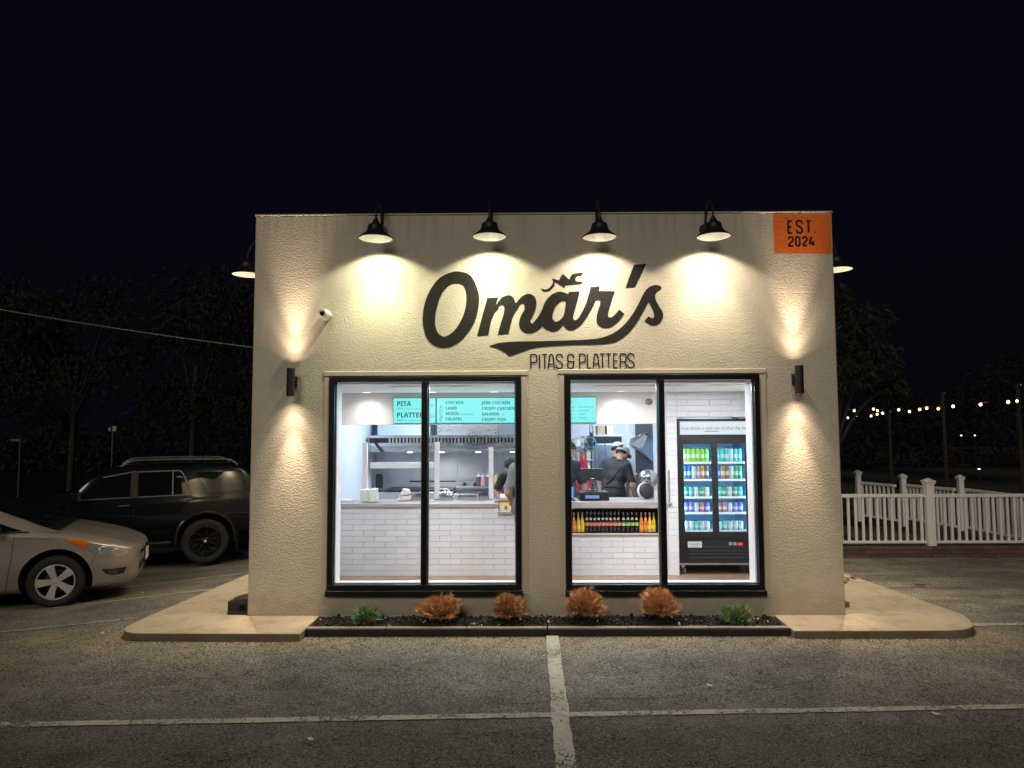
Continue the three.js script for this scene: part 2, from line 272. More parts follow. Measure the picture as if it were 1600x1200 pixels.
// closed smooth outline; a point [x, y, 1] is a sharp corner
function outline(g, pts, map) {
  const n = pts.length, P = (i) => map(pts[(i + n) % n]);
  const first = P(0); g.moveTo(...first);
  for (let i = 0; i < n; i++) {
    const a = P(i), b = P(i + 1), p = pts[i][2] ? a : P(i - 1), q = pts[(i + 1) % n][2] ? b : P(i + 2);
    g.bezierCurveTo(a[0] + (b[0] - p[0]) / 6, a[1] + (b[1] - p[1]) / 6, b[0] - (q[0] - a[0]) / 6, b[1] - (q[1] - a[1]) / 6, ...b);
  }
  g.closePath();
}
// narrow drawn capitals in a unit box, as strokes
const GLYPHS = {
  P: (g) => { g.moveTo(0, 1); g.lineTo(0, 0); g.lineTo(0.6, 0); g.quadraticCurveTo(1, 0, 1, 0.2); g.lineTo(1, 0.38); g.quadraticCurveTo(1, 0.57, 0.6, 0.57); g.lineTo(0, 0.57); },
  R: (g) => { GLYPHS.P(g); g.moveTo(0.55, 0.57); g.quadraticCurveTo(0.95, 0.6, 0.96, 0.78); g.lineTo(1.02, 1); },
  I: (g) => { g.moveTo(0.5, 0); g.lineTo(0.5, 1); },
  T: (g) => { g.moveTo(0, 0); g.lineTo(1, 0); g.moveTo(0.5, 0); g.lineTo(0.5, 1); },
  A: (g) => { g.moveTo(0, 1); g.lineTo(0.22, 0.14); g.quadraticCurveTo(0.28, 0, 0.5, 0); g.quadraticCurveTo(0.72, 0, 0.78, 0.14); g.lineTo(1, 1); g.moveTo(0.07, 0.69); g.lineTo(0.93, 0.69); },
  S: (g) => { g.moveTo(1, 0.24); g.lineTo(1, 0.2); g.quadraticCurveTo(1, 0, 0.5, 0); g.quadraticCurveTo(0, 0, 0, 0.22); g.quadraticCurveTo(0, 0.4, 0.5, 0.5); g.quadraticCurveTo(1, 0.6, 1, 0.79); g.quadraticCurveTo(1, 1, 0.5, 1); g.quadraticCurveTo(0, 1, 0, 0.78); g.lineTo(0, 0.75); },
  '&': (g) => { g.moveTo(0.95, 0.27); g.lineTo(0.95, 0.16); g.quadraticCurveTo(0.95, 0, 0.5, 0); g.quadraticCurveTo(0.04, 0, 0.04, 0.2); g.lineTo(0.04, 0.32); g.quadraticCurveTo(0.06, 0.5, 0.34, 0.52); g.lineTo(1.12, 0.52); g.moveTo(0.34, 0.52); g.quadraticCurveTo(0, 0.54, 0, 0.75); g.quadraticCurveTo(0, 1, 0.5, 1); g.quadraticCurveTo(0.95, 1, 0.95, 0.78); g.lineTo(0.95, 0.53); },
  L: (g) => { g.moveTo(0, 0); g.lineTo(0, 1); g.lineTo(1, 1); },
  E: (g) => { g.moveTo(1, 0); g.lineTo(0, 0); g.lineTo(0, 1); g.lineTo(1, 1); g.moveTo(0, 0.5); g.lineTo(0.85, 0.5); },
  '.': (g) => { g.moveTo(0, 0.93); g.lineTo(0, 1.02); },
  2: (g) => { g.moveTo(0, 0.26); g.lineTo(0, 0.16); g.quadraticCurveTo(0.05, 0, 0.5, 0); g.quadraticCurveTo(1, 0, 1, 0.2); g.lineTo(1, 0.36); g.lineTo(0, 0.86); g.lineTo(0, 1); g.lineTo(1.05, 1); },
  0: (g) => { g.moveTo(0, 0.18); g.quadraticCurveTo(0, 0, 0.5, 0); g.quadraticCurveTo(1, 0, 1, 0.18); g.lineTo(1, 0.82); g.quadraticCurveTo(1, 1, 0.5, 1); g.quadraticCurveTo(0, 1, 0, 0.82); g.closePath(); },
  4: (g) => { g.moveTo(0.45, 0); g.lineTo(0, 0.78); g.lineTo(1.05, 0.78); g.moveTo(0.74, 0.5); g.lineTo(0.74, 1.02); },
};
function strokeGlyphs(g, list, width) { // each entry: [character, x0, x1, yTop, yBottom] on the canvas
  g.lineWidth = width; g.lineJoin = 'round'; g.lineCap = 'butt';
  for (const [c, x0, x1, y0, y1] of list) { g.save(); g.translate(x0, y0); g.beginPath(); const sx = Math.max(x1 - x0, 1), sy = y1 - y0; GLYPHS[c]({ moveTo: (x, y) => g.moveTo(x * sx, y * sy), lineTo: (x, y) => g.lineTo(x * sx, y * sy), quadraticCurveTo: (a, b, x, y) => g.quadraticCurveTo(a * sx, b * sy, x * sx, y * sy), closePath: () => g.closePath() }); g.stroke(); g.restore(); }
}
function paintSheet(name, x0, x1, y0, y1, z, material) { // a coat of paint: uv in metres for the relief, uv1 over the sheet for the drawing
  const g = new THREE.PlaneGeometry(x1 - x0, y1 - y0).translate((x0 + x1) / 2, (y0 + y1) / 2, z);
  g.setAttribute('uv1', g.attributes.uv.clone()); const p = g.attributes.position, u = g.attributes.uv; for (let i = 0; i < 4; i++) u.setXY(i, p.getX(i), p.getY(i));
  const m = new THREE.Mesh(g, material); m.name = name; m.receiveShadow = true; restaurant.add(m); return m;
}
{
  const X0 = -1.0, X1 = 1.52, Y0 = 2.42, Y1 = 3.52, W = 2048, H = Math.round((W * (Y1 - Y0)) / (X1 - X0)), map = (p) => [((p[0] - X0) / (X1 - X0)) * W, ((Y1 - p[1]) / (Y1 - Y0)) * H];
  const draw = (g) => {
    const shape = (...outlines) => { g.beginPath(); for (const o of outlines) outline(g, o, map); g.fill('evenodd'); };
    // the capital
    shape([[-0.592, 3.442], [-0.47, 3.39], [-0.396, 3.22], [-0.395, 3.072], [-0.433, 2.924], [-0.506, 2.802], [-0.608, 2.704], [-0.725, 2.658], [-0.835, 2.677], [-0.916, 2.747], [-0.956, 2.861], [-0.963, 2.976], [-0.944, 3.108], [-0.888, 3.251], [-0.797, 3.371], [-0.695, 3.426]],
      [[-0.613, 3.316], [-0.551, 3.293], [-0.519, 3.204], [-0.527, 3.073], [-0.567, 2.95], [-0.64, 2.835], [-0.73, 2.774], [-0.796, 2.799], [-0.831, 2.869], [-0.836, 2.976], [-0.818, 3.074], [-0.776, 3.197], [-0.715, 3.279], [-0.666, 3.308]]);
    // m
    shape([[-0.307, 3.166, 1], [-0.195, 3.172, 1], [-0.217, 3.102, 1], [-0.193, 3.054], [-0.23, 3.014], [-0.266, 2.932], [-0.296, 2.785, 1], [-0.41, 2.776, 1]]);
    shape([[-0.23, 3.071, 1], [-0.168, 3.161], [-0.095, 3.194], [-0.04, 3.17], [-0.018, 3.106, 1], [0.019, 3.078, 1], [-0.03, 3.004], [-0.059, 2.931], [-0.092, 2.797, 1], [-0.2, 2.79, 1], [-0.169, 2.907], [-0.138, 3.005], [-0.133, 3.066], [-0.154, 3.092], [-0.193, 3.073], [-0.23, 3.014], [-0.258, 2.956]]);
    shape([[-0.022, 3.103, 1], [0.048, 3.181], [0.117, 3.207], [0.174, 3.179], [0.193, 3.114], [0.179, 3.028], [0.148, 2.962], [0.132, 2.928], [0.141, 2.908], [0.168, 2.903], [0.221, 2.938], [0.27, 2.995, 1], [0.302, 2.937, 1], [0.237, 2.856], [0.172, 2.813], [0.103, 2.8], [0.04, 2.832], [0.016, 2.893], [0.034, 2.975], [0.067, 3.037], [0.074, 3.082], [0.053, 3.104], [0.019, 3.086], [-0.022, 3.021], [-0.055, 2.955, 1]]);
    // a, its tail running up into the r
    shape([[0.525, 3.195, 1], [0.475, 3.22], [0.414, 3.226], [0.341, 3.191], [0.283, 3.122], [0.248, 3.036], [0.205, 2.962, 1], [0.156, 2.905, 1], [0.204, 2.846, 1], [0.245, 2.887, 1], [0.281, 2.846], [0.358, 2.817], [0.423, 2.837], [0.466, 2.886, 1], [0.547, 3.034, 1]],
      [[0.492, 3.113], [0.468, 3.13], [0.43, 3.115], [0.391, 3.072], [0.361, 3.002], [0.359, 2.949], [0.39, 2.919], [0.436, 2.94], [0.472, 2.994]]);
    shape([[0.524, 3.223, 1], [0.636, 3.231, 1], [0.613, 3.132], [0.571, 2.993], [0.567, 2.951], [0.588, 2.934], [0.631, 2.972], [0.694, 3.099], [0.726, 3.198], [0.746, 3.273, 1], [0.839, 3.281, 1], [0.832, 3.233, 1], [0.993, 3.229, 1], [0.941, 3.073], [0.92, 2.996], [0.927, 2.965], [0.956, 2.963], [0.999, 2.998], [1.032, 3.042, 1], [1.088, 2.997, 1], [1.024, 2.917], [0.963, 2.87], [0.902, 2.851], [0.839, 2.867], [0.805, 2.914], [0.808, 2.988], [0.836, 3.082], [0.845, 3.136, 1], [0.798, 3.137, 1], [0.766, 3.066], [0.71, 2.968], [0.647, 2.885], [0.581, 2.838], [0.529, 2.83], [0.482, 2.858], [0.463, 2.904], [0.473, 2.985], [0.5, 3.117]]);
    shape([[1.191, 3.502, 1], [1.315, 3.51, 1], [1.197, 3.268, 1], [1.1, 3.263, 1]]);
    // s with the long swash
    shape([[-0.293, 2.674, 1], [-0.178, 2.706], [-0.023, 2.718], [0.204, 2.722], [0.528, 2.728], [0.706, 2.737], [0.852, 2.755], [0.978, 2.805], [1.08, 2.884], [1.159, 2.978], [1.225, 3.088], [1.284, 3.203], [1.33, 3.262], [1.395, 3.29], [1.45, 3.282], [1.466, 3.256], [1.447, 3.233], [1.417, 3.215], [1.4, 3.182], [1.41, 3.128], [1.44, 3.071], [1.47, 3.021], [1.479, 2.972], [1.46, 2.919], [1.42, 2.883], [1.372, 2.873], [1.325, 2.893], [1.287, 2.922, 1], [1.33, 2.971, 1], [1.359, 2.952], [1.383, 2.958], [1.388, 2.989], [1.367, 3.047], [1.331, 3.114, 1], [1.281, 3.022], [1.21, 2.904], [1.12, 2.794], [1.017, 2.721], [0.916, 2.692], [0.77, 2.684], [0.527, 2.679], [0.3, 2.666], [0.155, 2.648], [0.049, 2.613], [-0.082, 2.568, 1], [-0.17, 2.633]]);
    // the small reclining mark over the a
    shape([[0.354, 3.365, 1], [0.427, 3.343, 1], [0.44, 3.376, 1], [0.465, 3.41, 1], [0.533, 3.35, 1], [0.544, 3.385], [0.579, 3.413], [0.674, 3.423, 1], [0.653, 3.386, 1], [0.615, 3.385], [0.594, 3.36], [0.598, 3.333, 1], [0.665, 3.329, 1], [0.656, 3.305, 1], [0.489, 3.289, 1], [0.484, 3.263, 1], [0.384, 3.326, 1], [0.374, 3.282], [0.337, 3.243], [0.288, 3.226], [0.256, 3.236], [0.241, 3.261, 1], [0.296, 3.253], [0.341, 3.282], [0.368, 3.325, 1]]);
  };
  const small = (g) => {
    const yT = map([0, 2.584])[1], yB = map([0, 2.441])[1], ch = [['P', 0.127, 0.188], ['I', 0.213, 0.217], ['T', 0.242, 0.294], ['A', 0.303, 0.367], ['S', 0.386, 0.447], ['&', 0.498, 0.562], ['P', 0.621, 0.678], ['L', 0.700, 0.738], ['A', 0.757, 0.817], ['T', 0.828, 0.876], ['T', 0.888, 0.939], ['E', 0.964, 1.004], ['R', 1.031, 1.090], ['S', 1.107, 1.169]];
    const f = (x) => ((x + 0.006 - X0) / (X1 - X0)) * W; strokeGlyphs(g, ch.map(([c, a, b]) => [c, f(a) , f(b), yT + (a - 0.1) * -4, yB + (a - 0.1) * -4]), 11);
  };
  const coat = (f, holes) => { const r = rng(5), t = canvasTexture(W, H, (g) => { g.fillStyle = g.strokeStyle = '#fff'; f(g); wornPaint(g, r, W, H, holes); g.globalCompositeOperation = 'destination-over'; g.fillStyle = '#000'; g.fillRect(0, 0, W, H); }, false); t.channel = 1; return t; };
  const paint = (a) => phys([0.017, 0.015, 0.014], 0.75, 0, { specularIntensity: 0.4, alphaMap: a, transparent: true, bumpMap: stucco, bumpScale: 0.0026 });
  paintSheet('painted_name', X0, X1, Y0, Y1, 0.003, paint(coat(draw, 40000)));
  paintSheet('painted_tagline', X0, X1, Y0, Y1, 0.0045, paint(coat(small, 9000)));
  // the orange corner panel
  const t = canvasTexture(700, 494, (g, w, h) => {
    g.fillStyle = '#ffffff'; g.fillRect(0, 0, w, h); const s = 0.527, q = (x, y) => [(x - 105) * s, (y - 120) * s * 1.02], G = (c, x0, x1, y0, y1) => [c, q(x0, 0)[0] + 12, q(x1, 0)[0] - 12, q(0, y0)[1] + 12, q(0, y1)[1] - 12];
    g.strokeStyle = '#1d0d08'; strokeGlyphs(g, [G('E', 420, 552, 262, 578), G('S', 615, 785, 250, 580), G('T', 838, 992, 262, 574), G('.', 1050, 1060, 262, 572), G('2', 422, 568, 632, 884), G('0', 588, 722, 632, 882), G('2', 757, 888, 632, 876), G('4', 905, 1062, 625, 872)], 26);
  }); t.channel = 1;
  paintSheet('painted_panel', 2.622, 3.203, 3.607, 4.016, 0.003, std([0.78, 0.15, 0.014], 0.6, 0, { map: t, bumpMap: stucco, bumpScale: 0.0026 }));
}

// ---------- barn lamps over the sign and on the side walls ----------
const lampWarm = [1, 0.88, 0.68], lampGreen = [0.98, 0.97, 0.66];
function barnLamp(name, label, pos, turn, color, cd, group) { // origin on the wall behind the rim, +z away from the wall
  const t = thing(name, label, 'wall lamp', pos, turn, group), L = 0.31;
  const shadeOut = [[0.165, 0], [0.166, 0.006], [0.152, 0.02], [0.122, 0.042], [0.097, 0.066], [0.084, 0.09], [0.079, 0.118], [0.072, 0.136], [0.05, 0.148], [0.036, 0.156], [0.03, 0.18], [0.0, 0.182]];
  const sh = part('shade', lathe(shadeOut, 40).translate(0, 0, L), M.satinBlack, t);
  part('shade_lining', lathe([[0.0, 0.116], [0.07, 0.115], [0.079, 0.088], [0.0915, 0.063], [0.116, 0.039], [0.147, 0.0165], [0.1635, 0.001]], 40).translate(0, 0, L), M.whiteEnamel, t);
  part('rim', new THREE.TorusGeometry(0.165, 0.0035, 8, 48).rotateX(Math.PI / 2).translate(0, 0, L), M.satinBlack, t);
  part('bulb', new THREE.SphereGeometry(0.026, 16, 12).translate(0, 0.075, L), glow(color, 0.9), t);
  part('gooseneck', tube([[0, 0.17, L], [0, 0.25, L - 0.005], [0, 0.36, L - 0.06], [0, 0.42, L - 0.16], [0, 0.38, 0.06], [0, 0.27, 0.03], [0, 0.16, 0.012]], 0.011, 40, 10), M.satinBlack, t);
  part('wall_plate', [cyl(0.055, 0.06, 0.022, 0, 0, 0, 28).rotateX(Math.PI / 2).translate(0, 0.16, 0.011), cyl(0.02, 0.02, 0.05, 0, 0, 0, 14).rotateX(Math.PI / 2).translate(0, 0.16, 0.03)], M.satinBlack, t);
  part('knuckle', [cyl(0.02, 0.02, 0.03, 0, 0.19, L, 14)], M.satinBlack, sh);
  spot(t, color, cd * 0.09, [0, 0.075, L], [0, -3, L], 65 * DEG, 0.16, 1);
  spot(t, color, cd * 0.22, [0, 0.075, L], [0, -3, L - 0.5], 64 * DEG, 1, 1); spot(t, color, cd * 0.36, [0, 0.075, L], [0, -3, L - 0.36], 37 * DEG, 1, 1);
  const fill = new THREE.PointLight(lin(...color), 0.014); fill.name = 'lamp_light'; fill.position.set(0, 0.07, L); fill.castShadow = true; t.add(fill);
  return t;
}
const LAMP = 14.5;
[['barn lamp nearest the left end, up from the security camera', -1.387, lampGreen], ['second barn lamp from the left, above the top of the big letter', -0.269, lampGreen], ['third barn lamp from the left, above the small mark in the sign', 0.808, lampWarm], ['fourth barn lamp, the one next to the orange panel', 1.921, lampWarm]]
  .forEach(([l, x, c], i) => barnLamp('barn_lamp', 'black and white ' + l, [x, 3.7 + (i === 1 ? 0.012 : 0), 0], 0, c, LAMP, 'barn lamps along the front parapet'));
for (const [z, where] of [[-0.62, 'with its white rim showing past the wall above the cars'], [-2.6, 'second along the left wall facing the parked cars'], [-4.6, 'farthest along the left wall facing the parked cars']]) barnLamp('barn_lamp', 'barn lamp ' + where, [XL, 3.56, z], -Math.PI / 2, lampWarm, LAMP * 2.4, 'barn lamps on the side walls');
for (const [z, where] of [[-0.62, 'with its white rim showing below the orange panel'], [-2.4, 'second along the right wall facing the white fence'], [-4.6, 'farthest along the right wall facing the white fence']]) barnLamp('barn_lamp', 'barn lamp ' + where, [XR, 3.58, z], Math.PI / 2, lampWarm, LAMP * 2.4, 'barn lamps on the side walls');  // the middle lamp is added to brighten the fence

// ---------- up-and-down cylinder lights ----------
function sconce(label, x, y, turn) {
  const t = thing('cylinder_wall_light', label, 'wall light', [x, y, 0], 0, 'cylinder lights either side of the windows'), D = 0.13;
  part('cylinder', lathe([[0.034, -0.139], [0.0385, -0.139], [0.04, -0.136], [0.04, 0.136], [0.0385, 0.139], [0.034, 0.139], [0.034, 0.1]], 32).translate(0, 0, D), M.bronze, t);
  for (const s of [-1, 1]) part('lamp_cup', lathe([[0, s * 0.1], [0.033, s * 0.1], [0.0338, s * 0.1388]], 24).translate(0, 0, D), M.bronze, t);
  for (const s of [-1, 1]) part('lamp_lens', cyl(0.031, 0.031, 0.006, 0, s * 0.118, D, 24), glow([1, 0.8, 0.55], 1.5), t);
  part('bracket', [rbox(0.032, 0.1, D - 0.03, 0, 0.01, (D - 0.03) / 2, 0.004), rbox(0.06, 0.11, 0.016, 0, 0.01, 0.008, 0.003)], M.bronze, t);
  part('thumb_screw', cyl(0.009, 0.009, 0.03, turn * 0.03, 0.0, 0.05, 10), M.bronze, t);
  for (const s of [-1, 1]) { // a tight beam with a softer one round it
    for (const [cd, angle] of [[10, 20], [1.8, 38], [0.42, 60]]) spot(t, [1, 0.77, 0.56], cd, [0, s * 0.118, D], [0, s * 3, D - 0.06], angle * DEG, 1, 0.8);
  }
}
sconce('slim dark up-and-down cylinder light left of the left window', -2.257, 2.306, 1);
sconce('slim dark up-and-down cylinder light right of the right window', 2.785, 2.311, -1);

// ---------- security camera, bait box, splash block ----------
{
  const t = thing('security_camera', 'small white round security camera on the wall left of the sign', 'security camera', [-1.941, 2.994, 0]);
  part('base', cyl(0.045, 0.05, 0.03, 0, 0, 0, 24).rotateX(Math.PI / 2).translate(0, 0, 0.015), M.whiteEnamel, t);
  const b = part('body', [lathe([[0, -0.06], [0.04, -0.06], [0.047, -0.05], [0.047, 0.05], [0.043, 0.06], [0.026, 0.061], [0.026, 0.05]], 28).rotateX(Math.PI / 2).rotateX(0.1).rotateY(-0.12).translate(0, 0.004, 0.09)], M.whiteEnamel, t);
  part('lens', lathe([[0, 0.056], [0.014, 0.055], [0.026, 0.051]], 24).rotateX(Math.PI / 2).rotateX(0.1).rotateY(-0.12).translate(0, 0.004, 0.09), M.blackPlastic, b);
}
{
  const x1 = XL - 0.002, t = thing('bait_box', 'black plastic bait box with a sloping lid by the left corner of the building', 'bait box', [x1, 0, -0.03]);
  part('tray', rbox(0.215, 0.035, 0.26, -0.1, 0.0175, -0.12, 0.006), M.blackPlastic, t);
  const body = new THREE.ExtrudeGeometry(new THREE.Shape([V2(-0.205, 0.036), V2(0.0, 0.036), V2(0.0, 0.105), V2(-0.205, 0.1)]), { depth: 0.22, bevelEnabled: true, bevelSize: 0.004, bevelThickness: 0.006, bevelSegments: 2 }).translate(0, 0, -0.232);
  part('body', body, M.blackPlastic, t);
  part('lid', extrude([[-0.205, 0.112], [0, 0.116], [0, 0.155], [-0.03, 0.157], [-0.12, 0.148], [-0.17, 0.135], [-0.205, 0.12]], 0.22, 0.006).translate(0, 0, -0.232), std([0.05, 0.05, 0.052], 0.35, 0, { bumpMap: fineBump, bumpScale: 0.001 }), t);
  part('entry_hole', extrude([[-0.09, 0.042], [-0.03, 0.042], [-0.03, 0.08], [-0.045, 0.093], [-0.075, 0.093], [-0.09, 0.08]], 0.004).translate(0, 0, -0.004), std([0.001, 0.001, 0.001], 1), t);
}
{
  const t = thing('splash_block', 'flat grey concrete block on the pavement by the right corner of the building', 'concrete block', [XR + 0.01, 0, -0.34]);
  part('block', worldUV(rbox(0.17, 0.055, 0.24, 0.075, 0.0275, -0.06, 0.006)), std([0.2, 0.16, 0.12], 0.9, 0, { map: concreteTone }), t);
}

// ---------- inside: shell ----------
const ZC = -1.92; // plane of the counter front and of the tiled wall
const tileMats = [0.80, 0.79, 0.81].map((k, i) => std([k * 0.965, k * 0.97, k], 0.2 + 0.04 * i)), grout = std([0.68, 0.69, 0.74], 0.9);
structure('interior_floor', worldUV(slab(-2.49, 3.08, -0.2, 0, -6.4, -0.2425)), std([0.42, 0.29, 0.2], 0.45, 0, { map: concreteTone }));
structure('ceiling', slab(-2.44, 2.95, 2.31, 2.36, -2.2, -0.2425), std([0.86, 0.85, 0.87], 0.7));
structure('kitchen_ceiling', slab(-2.44, 3.08, 2.62, 2.68, -6.4, -2.2), std([0.7, 0.72, 0.75], 0.8));
structure('bulkhead', slab(-2.44, 1.888, 1.905, 2.3095, -2.2, -1.925), std([0.84, 0.81, 0.78], 0.75));
structure('bulkhead_back', slab(-2.44, 3.08, 2.361, 2.62, -2.26, -2.201), M.whitePaint);
structure('wall_left', slab(-2.489, -2.44, 0, 2.62, -6.4, -0.2625), std([0.5, 0.56, 0.64], 0.6));
structure('wall_rear', slab(-2.44, 3.08, 0, 2.62, -6.399, -6.2), std([0.6, 0.66, 0.74], 0.7));
structure('wall_right', slab(3.0, 3.079, 0, 2.62, -6.2, -2.85), std([0.6, 0.62, 0.66], 0.7));
// one glazed tile: a chamfered slip; three glazes
function tileGeo(w, h, d = 0.006, c = 0.0019) {
  const x = w / 2, y = h / 2, q = [[-x, -y, 0], [x, -y, 0], [x, y, 0], [-x, y, 0], [-x + c, -y + c, d], [x - c, -y + c, d], [x - c, y - c, d], [-x + c, y - c, d]];
  const f = [[4, 5, 6], [4, 6, 7], [0, 1, 5], [0, 5, 4], [1, 2, 6], [1, 6, 5], [2, 3, 7], [2, 7, 6], [3, 0, 4], [3, 4, 7]], g = new THREE.BufferGeometry();
  g.setAttribute('position', new THREE.Float32BufferAttribute(f.flat().flatMap((i) => q[i]), 3)); g.computeVertexNormals(); g.setAttribute('uv', new THREE.BufferAttribute(new Float32Array(f.length * 6), 2)); return g;
}
const tileCache = new Map();
function tileField(parent, u0, u1, y0, y1, at, turn, seed, uStart = 0) { // running bond between u0..u1 along the wall
  const pu = 0.2745, pv = 0.0712, gap = 0.003, r = rng(seed);
  for (let row = Math.round(y0 / pv); row * pv < y1 - 0.01; row++) {
    const v0 = Math.max(row * pv, y0), v1 = Math.min((row + 1) * pv, y1);
    for (let u = uStart - (row % 2 ? pu / 2 : 0) - 20 * pu; u < u1; u += pu) {
      const a = Math.max(u, u0), b = Math.min(u + pu, u1); if (b - a < 0.02) continue;
      const key = (b - a).toFixed(3) + ',' + (v1 - v0).toFixed(3); if (!tileCache.has(key)) tileCache.set(key, tileGeo(b - a - gap, v1 - v0 - gap));
      const m = part('tile', tileCache.get(key), tileMats[Math.floor(r() * 3)], parent), p = at((a + b) / 2, (v0 + v1) / 2); m.position.set(...p); m.rotation.set((r() - 0.5) * 0.008, turn + (r() - 0.5) * 0.006, 0);
    }
  }
}
{
  const w = new THREE.Group(); w.name = 'tiled_wall'; w.userData.kind = 'structure'; scene.add(w);
  part('backing', [slab(1.888, 2.022, 0, 2.3095, -2.75, ZC - 0.001), slab(2.022, 2.95, 1.985, 2.3095, -2.199, ZC - 0.001)], grout, w);
  part('wall_end', slab(1.876, 1.888, 0, 2.3095, -2.75, ZC + 0.004), std([0.62, 0.64, 0.68], 0.4), w);
  tileField(w, 1.892, 2.022, 0, 2.3, (u, v) => [u, v, ZC], 0, 3, 1.892);
  tileField(w, 2.022, 2.95, 1.99, 2.3, (u, v) => [u, v, ZC], 0, 4, 1.892);
  const s = new THREE.Group(); s.name = 'tiled_side_wall'; s.userData.kind = 'structure'; scene.add(s);
  part('backing', slab(2.951, 3.079, 0, 2.3095, -1.90, -0.2635), grout, s);
  tileField(s, 0.27, 1.9, 0, 2.3, (u, v) => [2.951, v, -u], -Math.PI / 2, 6, 0.27);
  part('end_trim', slab(2.9425, 3.079, 0, 2.3095, -1.915, -1.901), M.whitePaint, s);
}
const cream = std([0.75, 0.73, 0.72], 0.5);
// ---------- ceiling fittings ----------
function downlight(label, x, z) {
  const t = thing('downlight', label, 'ceiling light', [x, 2.31, z], 0, 'round ceiling downlights');
  part('trim_ring', lathe([[0.062, 0], [0.08, 0], [0.08, -0.004], [0.066, -0.007], [0.058, 0.002]], 32), M.whiteEnamel, t);
  part('diffuser', cyl(0.059, 0.059, 0.006, 0, -0.001, 0, 28), glow([1, 0.93, 0.84], 3), t);
  spot(t, [1, 0.93, 0.88], 1.3, [0, -0.012, 0], [0, -2, 0], 78 * DEG, 1, 2.5);
}
[[572, 'leftmost of the round ceiling lights seen in the left window'], [675, 'round ceiling light just right of the bar between the left panes'], [772, 'round ceiling light above the fish line of the menu'], [866, 'round ceiling light hidden by the pier between the windows'], [970, 'round ceiling light to the right of the cyan menu, by the black dome']].forEach(([px, l]) => downlight(l, -0.072 + (px - 800) * 0.008, -1.72));
for (const [x0, x1, l] of [[-1.372, -0.5, 'long dark slot diffuser in the ceiling above the left window panes'], [0.856, 1.778, 'long dark slot diffuser in the ceiling above the right window panes'], [2.05, 2.85, 'short dark slot diffuser in the ceiling in front of the drinks fridge']]) {  // the unit by the fridge is added for its light
  const t = thing('slot_diffuser', l, 'air vent', [(x0 + x1) / 2, 2.31, -0.62]), w = x1 - x0;
  part('frame', [slab(-w / 2 - 0.02, w / 2 + 0.02, -0.006, -0.0005, 0.045, 0.06), slab(-w / 2 - 0.02, w / 2 + 0.02, -0.006, -0.0005, -0.06, -0.045), slab(-w / 2 - 0.02, w / 2 + 0.02, -0.007, -0.0005, -0.012, 0.005)], M.whiteEnamel, t);
  part('slot', [slab(-w / 2, w / 2, -0.004, -0.001, 0.005, 0.045)], std([0.01, 0.01, 0.012], 0.9), t);
  part('added_light_strip', slab(-w / 2, w / 2, -0.005, -0.001, -0.045, -0.012), glow([1, 0.95, 0.93], 1.1), t); areaLight(t, [0.91, 0.95, 1], 255, w, 0.035, [0, -0.009, -0.028], [(x0 + x1) / 2, 0, -0.65]);  // glowing strip and area light added to the vents to brighten the room
}
{
  const t = thing('dome_camera', 'small smoked dome camera high on the bulkhead at the right end', 'security camera', [1.675, 2.182, -1.925]);
  part('base', cyl(0.06, 0.06, 0.02, 0, 0, 0, 28).rotateX(Math.PI / 2).translate(0, 0, 0.01), M.whiteEnamel, t);
  part('dome', new THREE.SphereGeometry(0.045, 24, 12, 0, Math.PI * 2, 0, Math.PI / 2).rotateX(Math.PI / 2).translate(0, 0, 0.02), phys([0.25, 0.25, 0.27], 0.08, 0.2, { clearcoat: 1 }), t);
  part('lens', cyl(0.014, 0.014, 0.01, 0.012, -0.012, 0.058, 16).rotateX(0), M.blackPlastic, t);
}
// ---------- menu screens ----------
function menuScreen(label, x0, x1, px, draw) {
  const y0 = 1.922, y1 = 2.24, t = thing('menu_screen', label, 'menu screen', [(x0 + x1) / 2, (y0 + y1) / 2, -1.925], 0), w = x1 - x0, h = y1 - y0;
  part('casing', rbox(w - 0.004, h + 0.012, 0.03, 0, 0, 0.015, 0.004), M.satinBlack, t);
  const tex = canvasTexture(px, Math.round((px * h) / w), (g, W, H) => { const gr = H; g.fillStyle = '#7df2f0'; g.fillRect(0, 0, W, H); g.fillStyle = '#0c2a33'; draw(g, W, H); });
  part('display', new THREE.PlaneGeometry(w - 0.012, h).translate(0, 0, 0.0315), new THREE.MeshStandardMaterial({ color: lin(0.02, 0.02, 0.02), roughness: 0.3, emissive: lin(1, 1, 1), emissiveMap: tex, emissiveIntensity: 0.84 }), t);
  areaLight(t, [0.3, 0.85, 1], 1.0, w - 0.02, h, [0, 0, 0.034], [(x0 + x1) / 2, (y0 + y1) / 2, 3]);
}
const font = (g, s, w = '') => { g.font = w + ' ' + s + 'px sans-serif'; };
menuScreen('cyan menu screen headed PITA and PLATTER with a price column', -1.593, -1.044, 1000, (g, W, H) => {
  const k = W / 67.2, y = (v) => (v - 622) * k, x = (v) => (v - 614) * k;
  font(g, 10.6 * k, 'bold'); g.fillText('PITA', x(619), y(634.3)); g.fillText('PLATTER', x(619), y(652));
  font(g, 4 * k, 'italic'); g.fillStyle = '#3a7c80'; g.fillText('MEAL +2', x(620), y(639.4)); g.fillText('MEAL +2', x(620), y(657.4)); font(g, 2.2 * k); g.fillText('fries & soft drink included', x(637), y(639.4)); g.fillText('fries & soft drink included', x(637), y(657.4));
  g.fillStyle = '#7c5a60'; font(g, 5 * k); g.fillText('10.00', x(666), y(635)); g.fillText('15.00', x(666), y(652.6));
});
